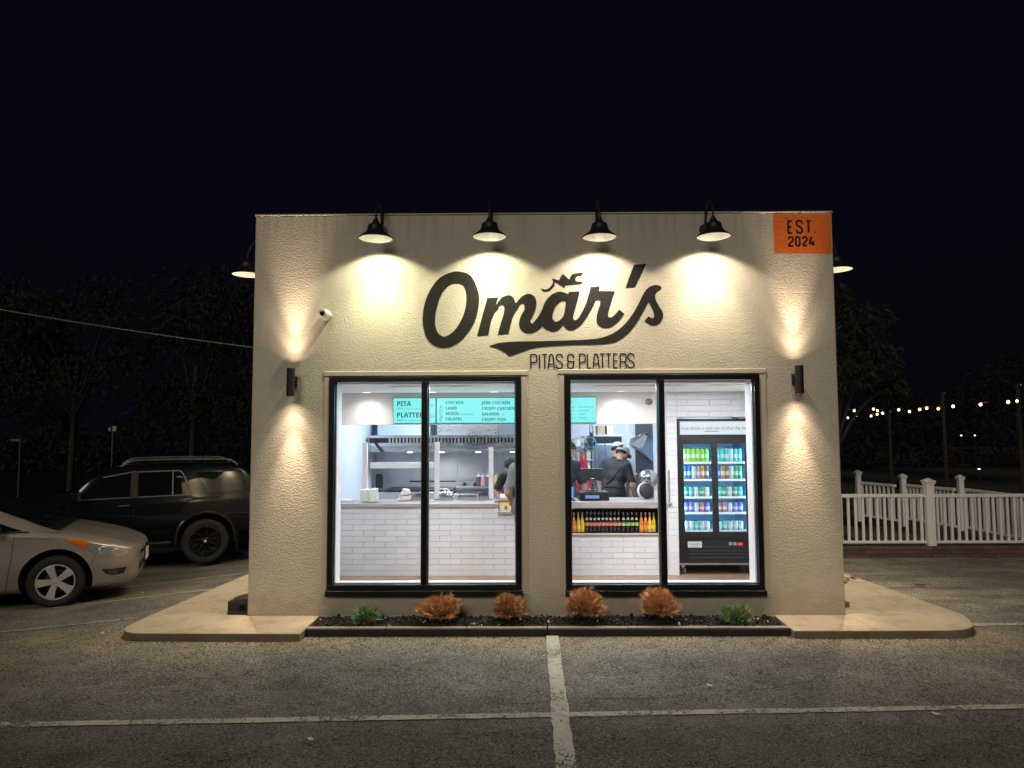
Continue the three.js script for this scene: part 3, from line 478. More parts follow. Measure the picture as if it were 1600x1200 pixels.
menuScreen('cyan menu screen listing CHICKEN, LAMB, MIXED and FALAFEL', -1.044, 0.024, 1400, (g, W, H) => {
  const k = W / 130.8, y = (v) => (v - 622) * k, x = (v) => (v - 681.2) * k;
  g.fillStyle = '#31555c'; g.fillRect(0, 0, 0.6 * k, H); g.save(); g.translate(x(690.8), y(658.5)); g.rotate(-Math.PI / 2); font(g, 6.2 * k); g.fillStyle = '#6a4560'; g.fillText('PROTEIN:', 0, 0); g.restore();
  g.fillStyle = '#0f4a52'; font(g, 6.6 * k, 'bold');
  [['CHICKEN', 695.6, 631.4], ['LAMB', 695.6, 640], ['MIXED', 695.6, 648.4], ['FALAFEL', 695.6, 657], ['JERK CHICKEN', 753, 632], ['CRISPY CHICKEN', 753, 640.8], ['SALMON', 753, 649.4], ['CRISPY FISH', 753, 658]].forEach(([s, a, b]) => g.fillText(s, x(a), y(b)));
  font(g, 3 * k); g.fillText('(chicken & lamb)', x(716.5), y(648.4)); g.fillStyle = '#8a9a9a'; font(g, 4.6 * k); g.fillText('+3', x(783), y(649.4));
});
menuScreen('cyan menu screen with the SIDES list, cut by the pier', 0.024, 1.002, 1300, (g, W, H) => {
  const k = W / 120, y = (v) => (v - 622) * k, x = (v) => (v - 812) * k; font(g, 7 * k); g.fillStyle = '#3d5a66'; g.fillText('SIDES:', x(875.5), y(631));
  font(g, 3.4 * k); g.fillStyle = '#39878c'; [['sauces 1', 'baba ghanoush', '4'], ['fries 4', 'pita bread', '2'], ['rice 4', 'falafel', '5'], ['salad 4', 'hummus', '4']].forEach(([a, b, c], i) => { const v = 637.6 + 5.8 * i; g.fillText(a, x(888), y(v)); g.fillText(b, x(905), y(v)); g.fillText(c, x(926), y(v)); });
});
// ---------- counter ----------
const topMat = std([0.52, 0.50, 0.52], 0.3, 0, { map: concreteTone });
{
  const t = thing('service_counter', 'long white-tiled counter with a grey top running behind both windows', 'counter', [0, 0, 0]), x0 = -2.44, xa = -0.25, xb = 0.44, x1 = 1.876;
  part('core', [slab(x0, xa, 0, 0.855, -2.5, ZC - 0.001), slab(xa + 0.001, xb, 0, 0.77, -2.5, ZC - 0.001), slab(xb + 0.001, x1, 0, 0.515, -2.5, ZC - 0.001), slab(xb + 0.001, 0.6, 0.516, 0.84, -2.5, ZC - 0.001), slab(1.78, x1, 0.516, 0.84, -2.5, ZC - 0.001)], grout, t);
  for (const [a, b, lo, hi, seed] of [[x0, xb, 0, 0.712, 11], [x0, xa, 0.712, 0.8544, 12], [xa, xb, 0.712, 0.766, 14]]) tileField(t, a, b, lo, hi, (u, v) => [u, v, ZC], 0, seed, -2.091);
  tileField(t, xb, x1, 0, 0.51, (u, v) => [u, v, ZC], 0, 13, 0.775);
  part('countertop', rbox(xa - x0, 0.05, 0.62, (xa + x0) / 2, 0.881, -2.2, 0.006), topMat, t);
  part('low_ledge', rbox(xb - xa - 0.004, 0.035, 0.64, (xa + xb) / 2, 0.789, -2.2, 0.006), topMat, t);
  part('countertop', rbox(x1 - xb, 0.08, 0.64, (x1 + xb) / 2, 0.882, -2.2, 0.006), topMat, t);
  part('bottle_shelf', [slab(0.6, 1.78, 0.517, 0.53, -2.3, -1.905), slab(0.6, 1.78, 0.53, 0.84, -2.32, -2.3), slab(0.6, 0.612, 0.53, 0.838, -2.3, -1.915), slab(1.768, 1.78, 0.53, 0.838, -2.3, -1.915), slab(0.6, 1.78, 0.822, 0.841, -2.3, -1.915)], std([0.008, 0.008, 0.01], 0.5), t);
  part('shelf_lip', slab(0.6, 1.78, 0.505, 0.5295, -1.9045, -1.89, 0.003), std([0.5, 0.48, 0.48], 0.35), t);
}
// sneeze-guard posts and the white heat shelf
[[571, 692, 'white square post at the left end of the counter'], [683, 692, 'white square post right of the bar between the left panes'], [767, 700, 'white square post beside the squeeze bottles']].forEach(([px, top, l]) => {
  const x = -0.938 + (px - 700) * 0.00861, h = top === 692 ? 1.666 : 1.592;
  const t = thing('counter_post', l, 'post', [x, 0.9065, -2.4], 0, 'white posts standing on the counter'); part('post', rbox(0.06, h - 0.92, 0.06, 0, (h - 0.92) / 2 + 0.01, 0, 0.004), cream, t); part('foot_plate', rbox(0.09, 0.01, 0.09, 0, 0.005, 0, 0.002), M.steelDull, t); part('cap', rbox(0.066, 0.012, 0.066, 0, h - 0.904, 0, 0.003), cream, t);
});
{
  const x0 = -1.993, x1 = -1.109, y = 1.365, t = thing('heat_shelf', 'white bar-shaped warming shelf between the two left posts', 'warming shelf', [(x0 + x1) / 2, y, -2.4]);
  part('housing', rbox(x1 - x0 - 0.04, 0.075, 0.12, 0, 0, 0, 0.008), M.whiteEnamel, t); part('rail', slab(-(x1 - x0) / 2 + 0.02, (x1 - x0) / 2 - 0.03, 0.04, 0.048, -0.03, 0.03), M.steel, t);
}
// ---------- kitchen ----------
{ // unseen glowing panels added to the kitchen ceiling as fill light
  for (const [x, z, l] of [[-1.4, -3.3, 'square light panel in the kitchen ceiling over the left counter'], [0.5, -3.3, 'square light panel in the kitchen ceiling behind the pier'], [1.9, -4.6, 'square light panel in the kitchen ceiling over the tall fridges']]) {
    const t = thing('added_ceiling_panel_light', l, 'ceiling light', [x, 2.619, z]); part('frame', [slab(-0.31, 0.31, -0.012, -0.001, -0.61, -0.59), slab(-0.31, 0.31, -0.012, -0.001, 0.59, 0.61), slab(-0.31, -0.29, -0.012, -0.001, -0.59, 0.59), slab(0.29, 0.31, -0.012, -0.001, -0.59, 0.59)], M.whiteEnamel, t);
    part('diffuser', slab(-0.29, 0.29, -0.008, -0.002, -0.59, 0.59), glow([0.75, 0.88, 1], 2.5), t); areaLight(t, [0.76, 0.88, 1], 24, 0.57, 1.16, [0, -0.014, 0], [x, 0, z]);
  }
}
{
  const z0 = -4.2, x0 = -2.383, x1 = 0.45, t = thing('exhaust_hood', 'long stainless exhaust hood over the cooking line with a dark slatted front', 'exhaust hood', [0, 0, 0]), y = { a: 1.759, b: 1.718, c: 1.637, d: 1.586, e: 1.494 };
  part('canopy', [slab(x0, x1, y.b, y.a, -5.1, z0), slab(x0, x0 + 0.012, y.e, y.b, -5.1, z0 - 0.01), slab(x1 - 0.012, x1, y.e, y.b, -5.1, z0 - 0.01)], M.steel, t);
  part('drip_edge', slab(x0 + 0.013, x1 - 0.013, y.d, y.c, z0 - 0.06, z0 - 0.03), M.steel, t);
  part('lower_lip', slab(x0 + 0.013, x1 - 0.013, y.e, y.d - 0.004, z0 - 0.1, z0 - 0.07), M.steelDull, t);
  part('end_bracket', extrude([[x0 + 0.02, y.b], [x0 + 0.07, y.b], [x0 + 0.24, y.e], [x0 + 0.19, y.e]], 0.012).translate(0, 0, z0 - 0.02), M.satinBlack, t);
  const n = 44, w = (x1 - x0 - 0.4) / n; for (let i = 0; i < n; i++) part('filter_slat', box(w * 0.55, y.b - y.c, 0.03, x0 + 0.3 + (i + 0.5) * w, (y.b + y.c) / 2, z0 - 0.05), M.steel, t);
  part('filter_back', slab(x0 + 0.013, x1 - 0.013, y.c, y.b, z0 - 0.12, z0 - 0.1), std([0.05, 0.05, 0.06], 0.5), t);
  part('duct_cover', [slab(-1.312, -0.324, y.a + 0.001, 2.4, -5, -4.4)], M.steelDull, t);
  part('duct_cover', slab(-2.301, -1.439, y.a + 0.001, 2.4, -5, -4.5), std([0.5, 0.6, 0.68], 0.4, 0.6), t);
  for (const px of [640, 690, 747, 801]) { const x = -1.123 + (px - 700) * 0.01028; part('hood_lamp', cyl(0.045, 0.045, 0.02, x, y.e - 0.006, z0 - 0.12, 20), glow([1, 0.92, 0.8], 2.2), t); }
  const s = spot(t, [1, 0.95, 0.9], 2.5, [-1.238, y.e - 0.03, z0 - 0.2], [-1.238, 0, z0 - 0.5], 75 * DEG, 0.8, 2);
}
{
  const t = thing('steel_wall_cladding', 'wide grey steel wall panels behind the cooking line', 'wall panel', [0, 0, 0]); let x = -2.589;
  for (const w of [0.75, 0.8, 0.72, 0.6, 0.5]) { part('panel', slab(x + 0.003, x + w - 0.003, 0.4, 1.5, -5.13, -5.11, 0.002), std([0.5, 0.53, 0.58], 0.4, 0.5), t); x += w; }
}
{
  const t = thing('cooking_line', 'row of steel griddle and range units under the exhaust hood', 'cooking range', [0, 0, -4.4]), X = (px) => -1.113 + (px - 700) * 0.01025;
  part('body', [slab(X(575), X(640), 0.12, 0.86, -0.65, 0.2, 0.006), slab(X(641), X(708), 0.12, 0.86, -0.65, 0.2, 0.006), slab(X(709), X(860), 0.12, 0.83, -0.65, 0.2, 0.006)], M.steel, t);
  part('griddle_plate', slab(X(600), X(706), 0.862, 0.884, -0.6, 0.14, 0.004), std([0.03, 0.03, 0.032], 0.35, 0.6), t);
  part('backsplash', [slab(X(708), X(792), 0.84, 0.979, -0.56, -0.54, 0.002)], M.steel, t);
  part('gas_pipe', rod([X(630), 0.98, -0.5], [X(706), 0.98, -0.5], 0.012), M.satinBlack, t);
  for (const px of [720, 738]) part('knob', cyl(0.024, 0.028, 0.05, X(px), 0.93, -0.5, 14), M.blackPlastic, t);
  part('shelf_deck', slab(X(708), X(800), 0.9, 0.915, -0.53, -0.2, 0.003), M.steel, t);
}
function squeezeBottle(label, x, y, z, color, cap) {
  const t = thing('squeeze_bottle', label, 'squeeze bottle', [x, y, z], 0, 'squeeze bottles on the steel shelf');
  part('bottle', lathe([[0, 0], [0.04, 0], [0.042, 0.006], [0.042, 0.13], [0.03, 0.15], [0, 0.151]], 20), std(color, 0.4), t); part('cap', lathe([[0.032, 0.151], [0.032, 0.17], [0.012, 0.178], [0.006, 0.22], [0, 0.22]], 16), std(cap, 0.4), t);
}
[[747, [0.1, 0.05, 0.06], 'dark brown squeeze bottle, leftmost on the steel shelf'], [754, [0.38, 0.26, 0.3], 'pinkish squeeze bottle second in the row on the steel shelf'], [761, [0.16, 0.09, 0.11], 'brown squeeze bottle third in the row on the steel shelf'], [775, [0.55, 0.4, 0.06], 'mustard yellow squeeze bottle right of the white post'], [782, [0.75, 0.72, 0.66], 'white squeeze bottle right of the yellow one']].forEach(([px, c, l]) => squeezeBottle(l, -0.626 + (px - 750) * 0.0106, 0.915, -4.75, c, [0.75, 0.74, 0.72]));
{ // things on the left counter
  const Y = 0.907, foam = std([0.72, 0.76, 0.68], 0.7);
  [[572, 0.22, 'left one of two leaning stacks of pale food boxes on the counter'], [585, -0.1, 'right one of two leaning stacks of pale food boxes on the counter']].forEach(([px, tilt, l], k) => {
    const t = thing('food_box_stack', l, 'food boxes', [-1.918 + (px - 578) * 0.0083, Y + 0.012, -2.1], 0.1 + 0.1 * k); t.rotation.z = 0.1 - k * 0.02 + tilt * 0.1;
    for (let i = 0; i < 5; i++) part('food_box', rbox(0.022, 0.15 + 0.012 * k, 0.16, -0.05 + 0.0235 * i, 0.078 + 0.004 * (i % 2), 0, 0.006), foam, t);
  });
  const p = thing('paper_pad', 'flat white stack of papers at the left end of the counter', 'papers', [-2.233, Y, -2.1], 0.05); for (let i = 0; i < 4; i++) { const m = part('sheet', rbox(0.2 - 0.008 * i, 0.008, 0.2, 0.004 * i, 0.005 + 0.0085 * i, 0, 0.002), std([0.7, 0.68, 0.7], 0.7), p); m.rotation.y = 0.03 * i; }
  const r = rng(7), cl = thing('folded_towel', 'crumpled pale towel heaped on the counter beside the griddle', 'towel', [-1.502, Y, -2.3]);
  for (let i = 0; i < 5; i++) { const g = rbox(0.17 - 0.02 * i, 0.034, 0.16, 0, 0, 0, 0.015, 4), q = g.attributes.position, n = tileNoise(90 + i, 6, 6); for (let k = 0; k < q.count; k++) q.setY(k, q.getY(k) + 0.05 * (n((q.getX(k) + 0.5) % 1, (q.getZ(k) + 0.5) % 1) - 0.5)); g.computeVertexNormals(); const m = part('fold', g, std([0.7, 0.66, 0.6], 0.9), cl); m.position.set(0.006 * i, 0.026 + 0.03 * i, 0); m.rotation.set(0.1 * r(), r() * 0.5, 0.16 * (r() - 0.3) * i); }
  const pan = (label, px, w, h) => { const t = thing('food_pan', label, 'steel pan', [-0.941 + (px - 700) * 0.0087, Y, -2.4], 0); part('pan', [slab(-w / 2, w / 2, 0, 0.006, -0.09, 0.09), slab(-w / 2, -w / 2 + 0.006, 0.006, h, -0.09, 0.09), slab(w / 2 - 0.006, w / 2, 0.006, h, -0.09, 0.09), slab(-w / 2 + 0.006, w / 2 - 0.006, 0.006, h, 0.084, 0.09), slab(-w / 2 + 0.006, w / 2 - 0.006, 0.006, h, -0.09, -0.084)], M.steel, t); part('rim', [slab(-w / 2 - 0.012, w / 2 + 0.012, h, h + 0.005, 0.084, 0.102), slab(-w / 2 - 0.012, w / 2 + 0.012, h, h + 0.005, -0.102, -0.084), slab(-w / 2 - 0.012, -w / 2 + 0.004, h, h + 0.005, -0.084, 0.084), slab(w / 2 - 0.004, w / 2 + 0.012, h, h + 0.005, -0.084, 0.084)], M.steel, t); return t; };
  pan('steel food pan behind the bar between the left panes', 655, 0.22, 0.07); pan('steel food pan with white spoons left of the middle post', 699, 0.17, 0.06); pan('long steel food pan between the two right posts', 730, 0.24, 0.045); pan('small steel food pan beside the rightmost white post', 755, 0.13, 0.075);
  for (const [px, l] of [[694, 'white curved spoon, the left one of a pair resting in a steel pan'], [700, 'white curved spoon, the right one of a pair resting in a steel pan']]) { const t = thing('serving_spoon', l, 'spoon', [-0.936 + (px - 700) * 0.0087, Y + 0.02, -2.36]); part('handle', tube([[-0.05, 0.13, 0], [-0.01, 0.125, 0], [0.03, 0.08, 0], [0.05, 0.03, 0]], 0.008), M.whiteEnamel, t); const b = part('bowl', new THREE.SphereGeometry(0.025, 14, 10), M.whiteEnamel, t); b.scale.set(1, 0.5, 1); b.position.set(0.055, 0.02, 0); }
  const dark = thing('dark_canister', 'dark upright canister standing against the steel panels at far left', 'canister', [-2.313, 0.884, -4.75]); part('body', rbox(0.11, 0.2, 0.12, 0, 0.1, 0, 0.012), M.blackPlastic, dark); part('lid', rbox(0.09, 0.03, 0.1, 0, 0.215, 0, 0.008), M.satinBlack, dark);
}
{ // carton and roll on the low ledge
  const Y = 0.807, x = -0.178, t = thing('carton', 'yellow and purple printed carton on the low end of the counter', 'carton', [x, Y, -2.05], -0.15);
  part('box', rbox(0.11, 0.13, 0.1, 0, 0.065, 0, 0.003), std([0.78, 0.62, 0.05], 0.5), t); part('purple_band', slab(-0.0555, 0.0555, 0.1, 0.128, -0.0505, 0.0505), std([0.18, 0.06, 0.4], 0.5), t); part('print', [slab(0.012, 0.05, 0.012, 0.06, 0.0502, 0.0512)], std([0.3, 0.12, 0.5], 0.5), t); part('white_print', slab(-0.05, 0.006, 0.006, 0.05, 0.0502, 0.051), std([0.8, 0.78, 0.7], 0.5), t);
  const b = thing('brown_box', 'small brown box tucked left of the yellow carton', 'box', [x - 0.095, Y, -2.05]); part('body', rbox(0.06, 0.1, 0.09, 0, 0.05, 0, 0.004), std([0.07, 0.05, 0.045], 0.6), b); part('lid', rbox(0.063, 0.012, 0.093, 0, 0.107, 0, 0.003), std([0.09, 0.06, 0.05], 0.6), b);
  const r = thing('paper_roll', 'white paper roll lying on top of the yellow carton', 'paper roll', [x + 0.005, Y + 0.131, -2.05]); part('roll', lathe([[0.012, -0.055], [0.034, -0.055], [0.036, -0.05], [0.036, 0.05], [0.034, 0.055], [0.012, 0.055], [0.012, -0.055]], 24).rotateZ(Math.PI / 2).translate(0, 0.036, 0), std([0.8, 0.8, 0.82], 0.8), r);
}
// ---------- bottles under the right counter ----------
{
  const amberGlass = (c) => phys(c, 0.08, 0, { clearcoat: 0.6 });
  const make = (label, x, z, kind) => {
    const t = thing('juice_bottle', label, 'bottle', [x, 0.531, z], 0, kind.group);
    part('bottle', lathe([[0, 0], [0.024, 0], [0.0265, 0.005], [0.0265, 0.115], [0.024, 0.135], [0.012, 0.175], [0.0105, 0.225], [0, 0.226]], 18), amberGlass(kind.body), t);
    part('bottle_cap', lathe([[0.0125, 0.222], [0.0125, 0.243], [0.0105, 0.247], [0, 0.247]], 16), std(kind.cap, 0.4), t);
    part('label_band', cyl(0.0271, 0.0271, kind.h, 0, kind.y, 0, 18), std(kind.label, 0.5), t); part('neck_label', cyl(0.0122, 0.019, 0.026, 0, 0.168, 0, 16), std(kind.neck, 0.5), t);
    return t;
  };
  const X = (px) => 1.141 + (px - 950) * 0.00826;
  const orange = { body: [0.75, 0.2, 0.03], cap: [0.5, 0.42, 0.4], label: [0.85, 0.32, 0.07], neck: [0.55, 0.3, 0.18], y: 0.06, h: 0.05, group: 'orange and yellow juice bottles' }, yellow = { ...orange, body: [0.72, 0.5, 0.05], label: [0.85, 0.6, 0.06] }, dark = { body: [0.02, 0.012, 0.014], cap: [0.3, 0.3, 0.3], label: [0.72, 0.24, 0.12], neck: [0.45, 0.44, 0.42], y: 0.1, h: 0.038, group: 'dark bottles with orange labels' }, lime = { ...dark, label: [0.32, 0.55, 0.12], group: 'dark bottles with green labels' };
  let last = {};
  const put = (key, kind, px, z, label) => { const p = [X(px), 0.531, z]; if (last[key]) place(last[key], p, 0, label, kind.group); else last[key] = make(label, X(px), z, kind); };
  [[897.5, 'o', orange, 'orange juice bottle at the left end of the shelf under the counter'], [904.4, 'y', yellow, 'yellow juice bottle second from the left end of the bottle shelf'], [910.6, 'y', yellow, 'yellow juice bottle third from the left end of the bottle shelf']].forEach(([px, k, kind, l]) => put(k, kind, px, -2.0, l));
  for (let i = 0; i < 9; i++) put('d', dark, 917.3 + 6.15 * i, -2.0, 'dark bottle with an orange label in the middle of the bottle shelf');
  for (let i = 0; i < 4; i++) put('l', lime, 974 + 6.7 * i, -2.0, 'dark bottle with a lime green label right of the orange-labelled bottles');
  [[1001.5, 'o', orange, 'orange juice bottle right next to the green-labelled bottles'], [1008, 'o', orange, 'orange juice bottle third from the right end of the bottle shelf'], [1014.5, 'y', yellow, 'yellow juice bottle second from the right end of the bottle shelf'], [1021, 'y', yellow, 'yellow juice bottle at the right end of the shelf under the counter']].forEach(([px, k, kind, l]) => put(k, kind, px, -2.0, l));
  for (let i = 0; i < 9; i++) put('d', dark, 920 + 6.15 * i, -2.12, 'dark bottle in the second row behind the orange-labelled bottles');
}
// ---------- drinks fridge ----------
{
  const x0 = 2.03, x1 = 3.0, zf = -1.95, zb = -2.7, t = thing('drinks_fridge', 'black two-door glass fridge full of lit cans with a sign across its top', 'drinks fridge', [0, 0, 0]), k = std([0.008, 0.008, 0.009], 0.4), yB = 0.537, yT = 1.649, y0 = 0.13, y1 = 1.965;
  const d = [[2.108, 2.465], [2.538, 2.891]];
  part('cabinet', [slab(x0, x0 + 0.04, y0, y1, zb, zf - 0.02), slab(x1 - 0.04, x1, y0, y1, zb, zf - 0.02), slab(x0 + 0.04, x1 - 0.04, yT + 0.03, y1, zb, zf - 0.02), slab(x0 + 0.04, x1 - 0.04, y0, yB - 0.03, zb, zf - 0.02)], k, t);
  part('inner_liner', [slab(x0 + 0.04, x1 - 0.04, yB - 0.03, yT + 0.03, zb, zb + 0.03), slab(x0 + 0.04, x0 + 0.05, yB - 0.03, yT + 0.03, zb + 0.03, zf - 0.06), slab(x1 - 0.05, x1 - 0.04, yB - 0.03, yT + 0.03, zb + 0.03, zf - 0.06), slab(x0 + 0.05, x1 - 0.05, yB - 0.03, yB - 0.015, zb + 0.03, zf - 0.06), slab(x0 + 0.05, x1 - 0.05, yT + 0.015, yT + 0.03, zb + 0.03, zf - 0.06)], std([0.26, 0.47, 0.66], 0.4), t);
  part('front_frame', [slab(x0 + 0.005, d[0][0], yB - 0.08, yT + 0.1, zf - 0.02, zf, 0.003), slab(d[1][1], x1 - 0.005, yB - 0.08, yT + 0.1, zf - 0.02, zf, 0.003), slab(d[0][0], d[1][1], yT, yT + 0.1, zf - 0.02, zf, 0.003), slab(d[0][0], d[1][1], yB - 0.08, yB, zf - 0.02, zf, 0.003)], k, t);
  part('door_stile', slab(d[0][1], d[1][0], yB, yT, zf - 0.03, zf + 0.004, 0.004), k, t);
  for (const [a, b] of d) { const gd = part('glass_door', slab(a - 0.002, b + 0.002, yB - 0.002, yT + 0.002, zf - 0.014, zf - 0.008), M.glass, t); part('door_edge', [slab(a, a + 0.004, yB, yT, zf - 0.006, zf - 0.001), slab(b - 0.004, b, yB, yT, zf - 0.006, zf - 0.001)], std([0.1, 0.1, 0.11], 0.3, 0.5), gd); }
  // sign box
  const sy0 = 1.763, sy1 = 1.93, sx0 = 2.066, sx1 = x1 - 0.012;
  part('sign_box', [slab(x0, x1, sy1, y1, zf - 0.019, zf + 0.012), slab(x0, sx0, sy0 - 0.02, sy1 - 0.0005, zf - 0.019, zf + 0.012), slab(sx0, x1, sy0 - 0.02, sy0, zf - 0.019, zf + 0.012)], k, t);
  const tex = canvasTexture(1400, Math.round(1400 * (sy1 - sy0) / (sx1 - sx0)), (g, W, H) => { const gr = g.createLinearGradient(0, 0, W, 0); g.fillStyle = '#e4f3fb'; g.fillRect(0, 0, W, H); g.fillStyle = '#2c3a3a'; g.font = Math.round(H * 0.34) + 'px sans-serif'; const s = 'how about a cold can of shut the hel# up', w = g.measureText(s).width; g.save(); g.translate(W * 0.02, H * 0.63); g.scale((W * 1.03) / w, 1); g.fillText(s, 0, 0); g.restore(); g.fillStyle = '#8a4a3a'; g.fillRect(W * 0.34, H * 0.72, W * 0.2, H * 0.055); });
  part('sign_face', slab(sx0, sx1, sy0, sy1, zf - 0.016, zf + 0.006), new THREE.MeshStandardMaterial({ color: lin(0.05, 0.05, 0.05), roughness: 0.4, emissive: lin(1, 1, 1), emissiveMap: tex, emissiveIntensity: 0.7 }), t);
  areaLight(t, [0.8, 0.93, 1], 0.7, sx1 - sx0, sy1 - sy0, [(sx0 + sx1) / 2, (sy0 + sy1) / 2, zf + 0.009], [(sx0 + sx1) / 2, (sy0 + sy1) / 2, 3]);
  // shelves and the light tubes beside the doors
  const sh = [723, 749.7, 776.6, 800.8].map((p) => 0.974 + (776 - p) * 0.00823); sh.push(yB + 0.004);
  sh.forEach((y) => { const s = part('wire_shelf', [slab(x0 + 0.055, x1 - 0.055, y - 0.012, y - 0.002, zb + 0.05, zf - 0.075)], std([0.55, 0.6, 0.62], 0.4, 0.3), t); part('price_rail', slab(x0 + 0.055, x1 - 0.055, y - 0.02, y + 0.006, zf - 0.074, zf - 0.068), std([0.85, 0.9, 0.92], 0.4), s); });
  for (const x of [x0 + 0.062, x1 - 0.062, (d[0][1] + d[1][0]) / 2]) {
    part('light_tube', cyl(0.008, 0.008, yT - yB - 0.06, x, (yT + yB) / 2, zf - 0.05, 10), glow([0.5, 0.85, 1], 2.6), t);
    areaLight(t, [0.22, 0.7, 1], 30, 0.03, yT - yB - 0.08, [x, (yT + yB) / 2, zf - 0.06], [(d[0][1] + d[1][0]) / 2, (yT + yB) / 2, zb]);
  }
  // lower grille, plate, thermostat, casters
  for (let i = 0; i < 4; i++) part('grille_slat', rbox(0.74, 0.022, 0.012, (x0 + x1) / 2 + 0.01, 0.4 - 0.043 * i - 0.06, zf - 0.008, 0.004), std([0.02, 0.02, 0.022], 0.35), t);
  part('lower_panel', slab(x0 + 0.005, x1 - 0.005, y0 + 0.02, yB - 0.082, zf - 0.0195, zf - 0.012), k, t);
  part('base_trim', slab(x0, x1, y0 - 0.005, y0 + 0.016, zf - 0.02, zf + 0.004, 0.002), M.steelDull, t);
  const px0 = 2.142, py = 0.378;
  const plate = canvasTexture(300, 130, (g) => { g.fillStyle = '#c9ccd0'; g.fillRect(0, 0, 300, 130); g.fillStyle = '#2a3440'; g.font = 'italic 62px serif'; g.fillText('Avantco', 28, 78); g.lineWidth = 6; g.strokeStyle = '#2a3440'; g.beginPath(); g.moveTo(60, 100); g.quadraticCurveTo(180, 110, 262, 92); g.stroke(); });
  part('name_plate', slab(px0, px0 + 0.175, py - 0.037, py + 0.037, zf - 0.0115, zf + 0.002), std([1, 1, 1], 0.4, 0, { map: plate }), t);
  part('thermostat', [slab(2.66, 2.70, py - 0.01, py + 0.025, zf - 0.0115, zf - 0.002), slab(2.715, 2.755, py - 0.01, py + 0.025, zf - 0.0115, zf - 0.002)], std([0.3, 0.3, 0.32], 0.4), t);
  part('red_indicator', slab(2.775, 2.83, py - 0.012, py + 0.02, zf - 0.0115, zf - 0.001), glow([1, 0.05, 0.08], 0.8, [0.3, 0.02, 0.03]), t);
  for (const x of [x0 + 0.06, x1 - 0.06]) for (const z of [zf - 0.09, zb + 0.09]) { const c = part('caster', cyl(0.05, 0.05, 0.028, x, 0.05, z, 20).rotateZ(0), M.steelDull, t); c.geometry = join([cyl(0.05, 0.05, 0.026, 0, 0, 0, 22).rotateZ(Math.PI / 2).rotateY(0.5).translate(x, 0.05, z), rbox(0.05, 0.05, 0.06, x, 0.1, z, 0.006)]); }
  part('underside', slab(x0 + 0.02, x1 - 0.02, 0.01, y0 - 0.006, zb, zb + 0.02), std([0.02, 0.02, 0.02], 0.8), t);
  // cans, standing on the shelves
  const tints = { lime: [0.28, 0.62, 0.05], teal: [0.08, 0.55, 0.5], cobalt: [0.03, 0.12, 0.5], mauve: [0.4, 0.28, 0.36], amber: [0.5, 0.24, 0.06], bronze: [0.2, 0.12, 0.08], green: [0.06, 0.3, 0.14], silver: [0.5, 0.62, 0.64], violet: [0.2, 0.14, 0.6], rose: [0.5, 0.16, 0.2] };
  const proto = {};
  const can = (tint, h, r, x, y, z, label, group) => {
    const key = tint + h; if (proto[key]) return place(proto[key], [x, y, z], 0, label, group);
    const o = proto[key] = thing('drink_can', label, 'can', [x, y, z], 0, group);
    part('body', lathe([[0, 0.002], [r * 0.78, 0], [r, 0.012], [r, h - 0.016], [r * 0.84, h - 0.002], [r * 0.84, h]], 18), std(tints[tint], 0.3, 0.35), o);
    part('lid', lathe([[0, h - 0.004], [r * 0.78, h - 0.004], [r * 0.82, h + 0.001], [r * 0.85, h]], 18), M.steel, o); part('print_band', cyl(r + 0.0004, r + 0.0004, h * 0.3, 0, h * 0.45, 0, 18), std(tints[tint].map((c) => clamp(c * 0.4 + 0.45, 0, 1)), 0.35, 0.2), o); return o;
  };
  const rows = [['top', 0.168, 0.0285, ['lime', 'lime', 'lime', 'lime', 'lime', 'lime'], ['teal', 'teal', 'teal', 'silver', 'teal', 'teal']], ['second', 0.168, 0.0275, ['cobalt', 'cobalt', 'silver', 'mauve', 'amber', 'bronze'], ['cobalt', 'amber', 'bronze', 'silver', 'green', 'green']], ['third', 0.122, 0.031, ['green', 'teal', 'silver', 'green', 'silver'], ['teal', 'green', 'silver', 'green', 'teal']], ['fourth', 0.122, 0.031, ['violet', 'violet', 'silver', 'rose', 'violet'], ['rose', 'rose', 'silver', 'violet', 'violet']], ['bottom', 0.115, 0.031, ['silver', 'silver', 'teal', 'silver', 'silver'], ['silver', 'teal', 'silver', 'silver', 'silver']]];
  rows.forEach(([name, h, r, A, B], i) => [A, B].forEach((list, j) => list.forEach((c, n) => { const w = d[j][1] - d[j][0]; for (const [b, where] of [[0, 'front'], [1, 'second']]) can(c, h, r, d[j][0] + 0.012 + ((n + 0.5) / list.length) * (w - 0.02), sh[i] + 0.001, zf - 0.12 - b * 0.075, c + ' can in the ' + where + ' row on the ' + name + ' fridge shelf, ' + (j ? 'right' : 'left') + ' door', c + ' cans on the ' + name + ' fridge shelf behind the ' + (j ? 'right' : 'left') + ' door' + (b ? ', second row' : '')); })));
}
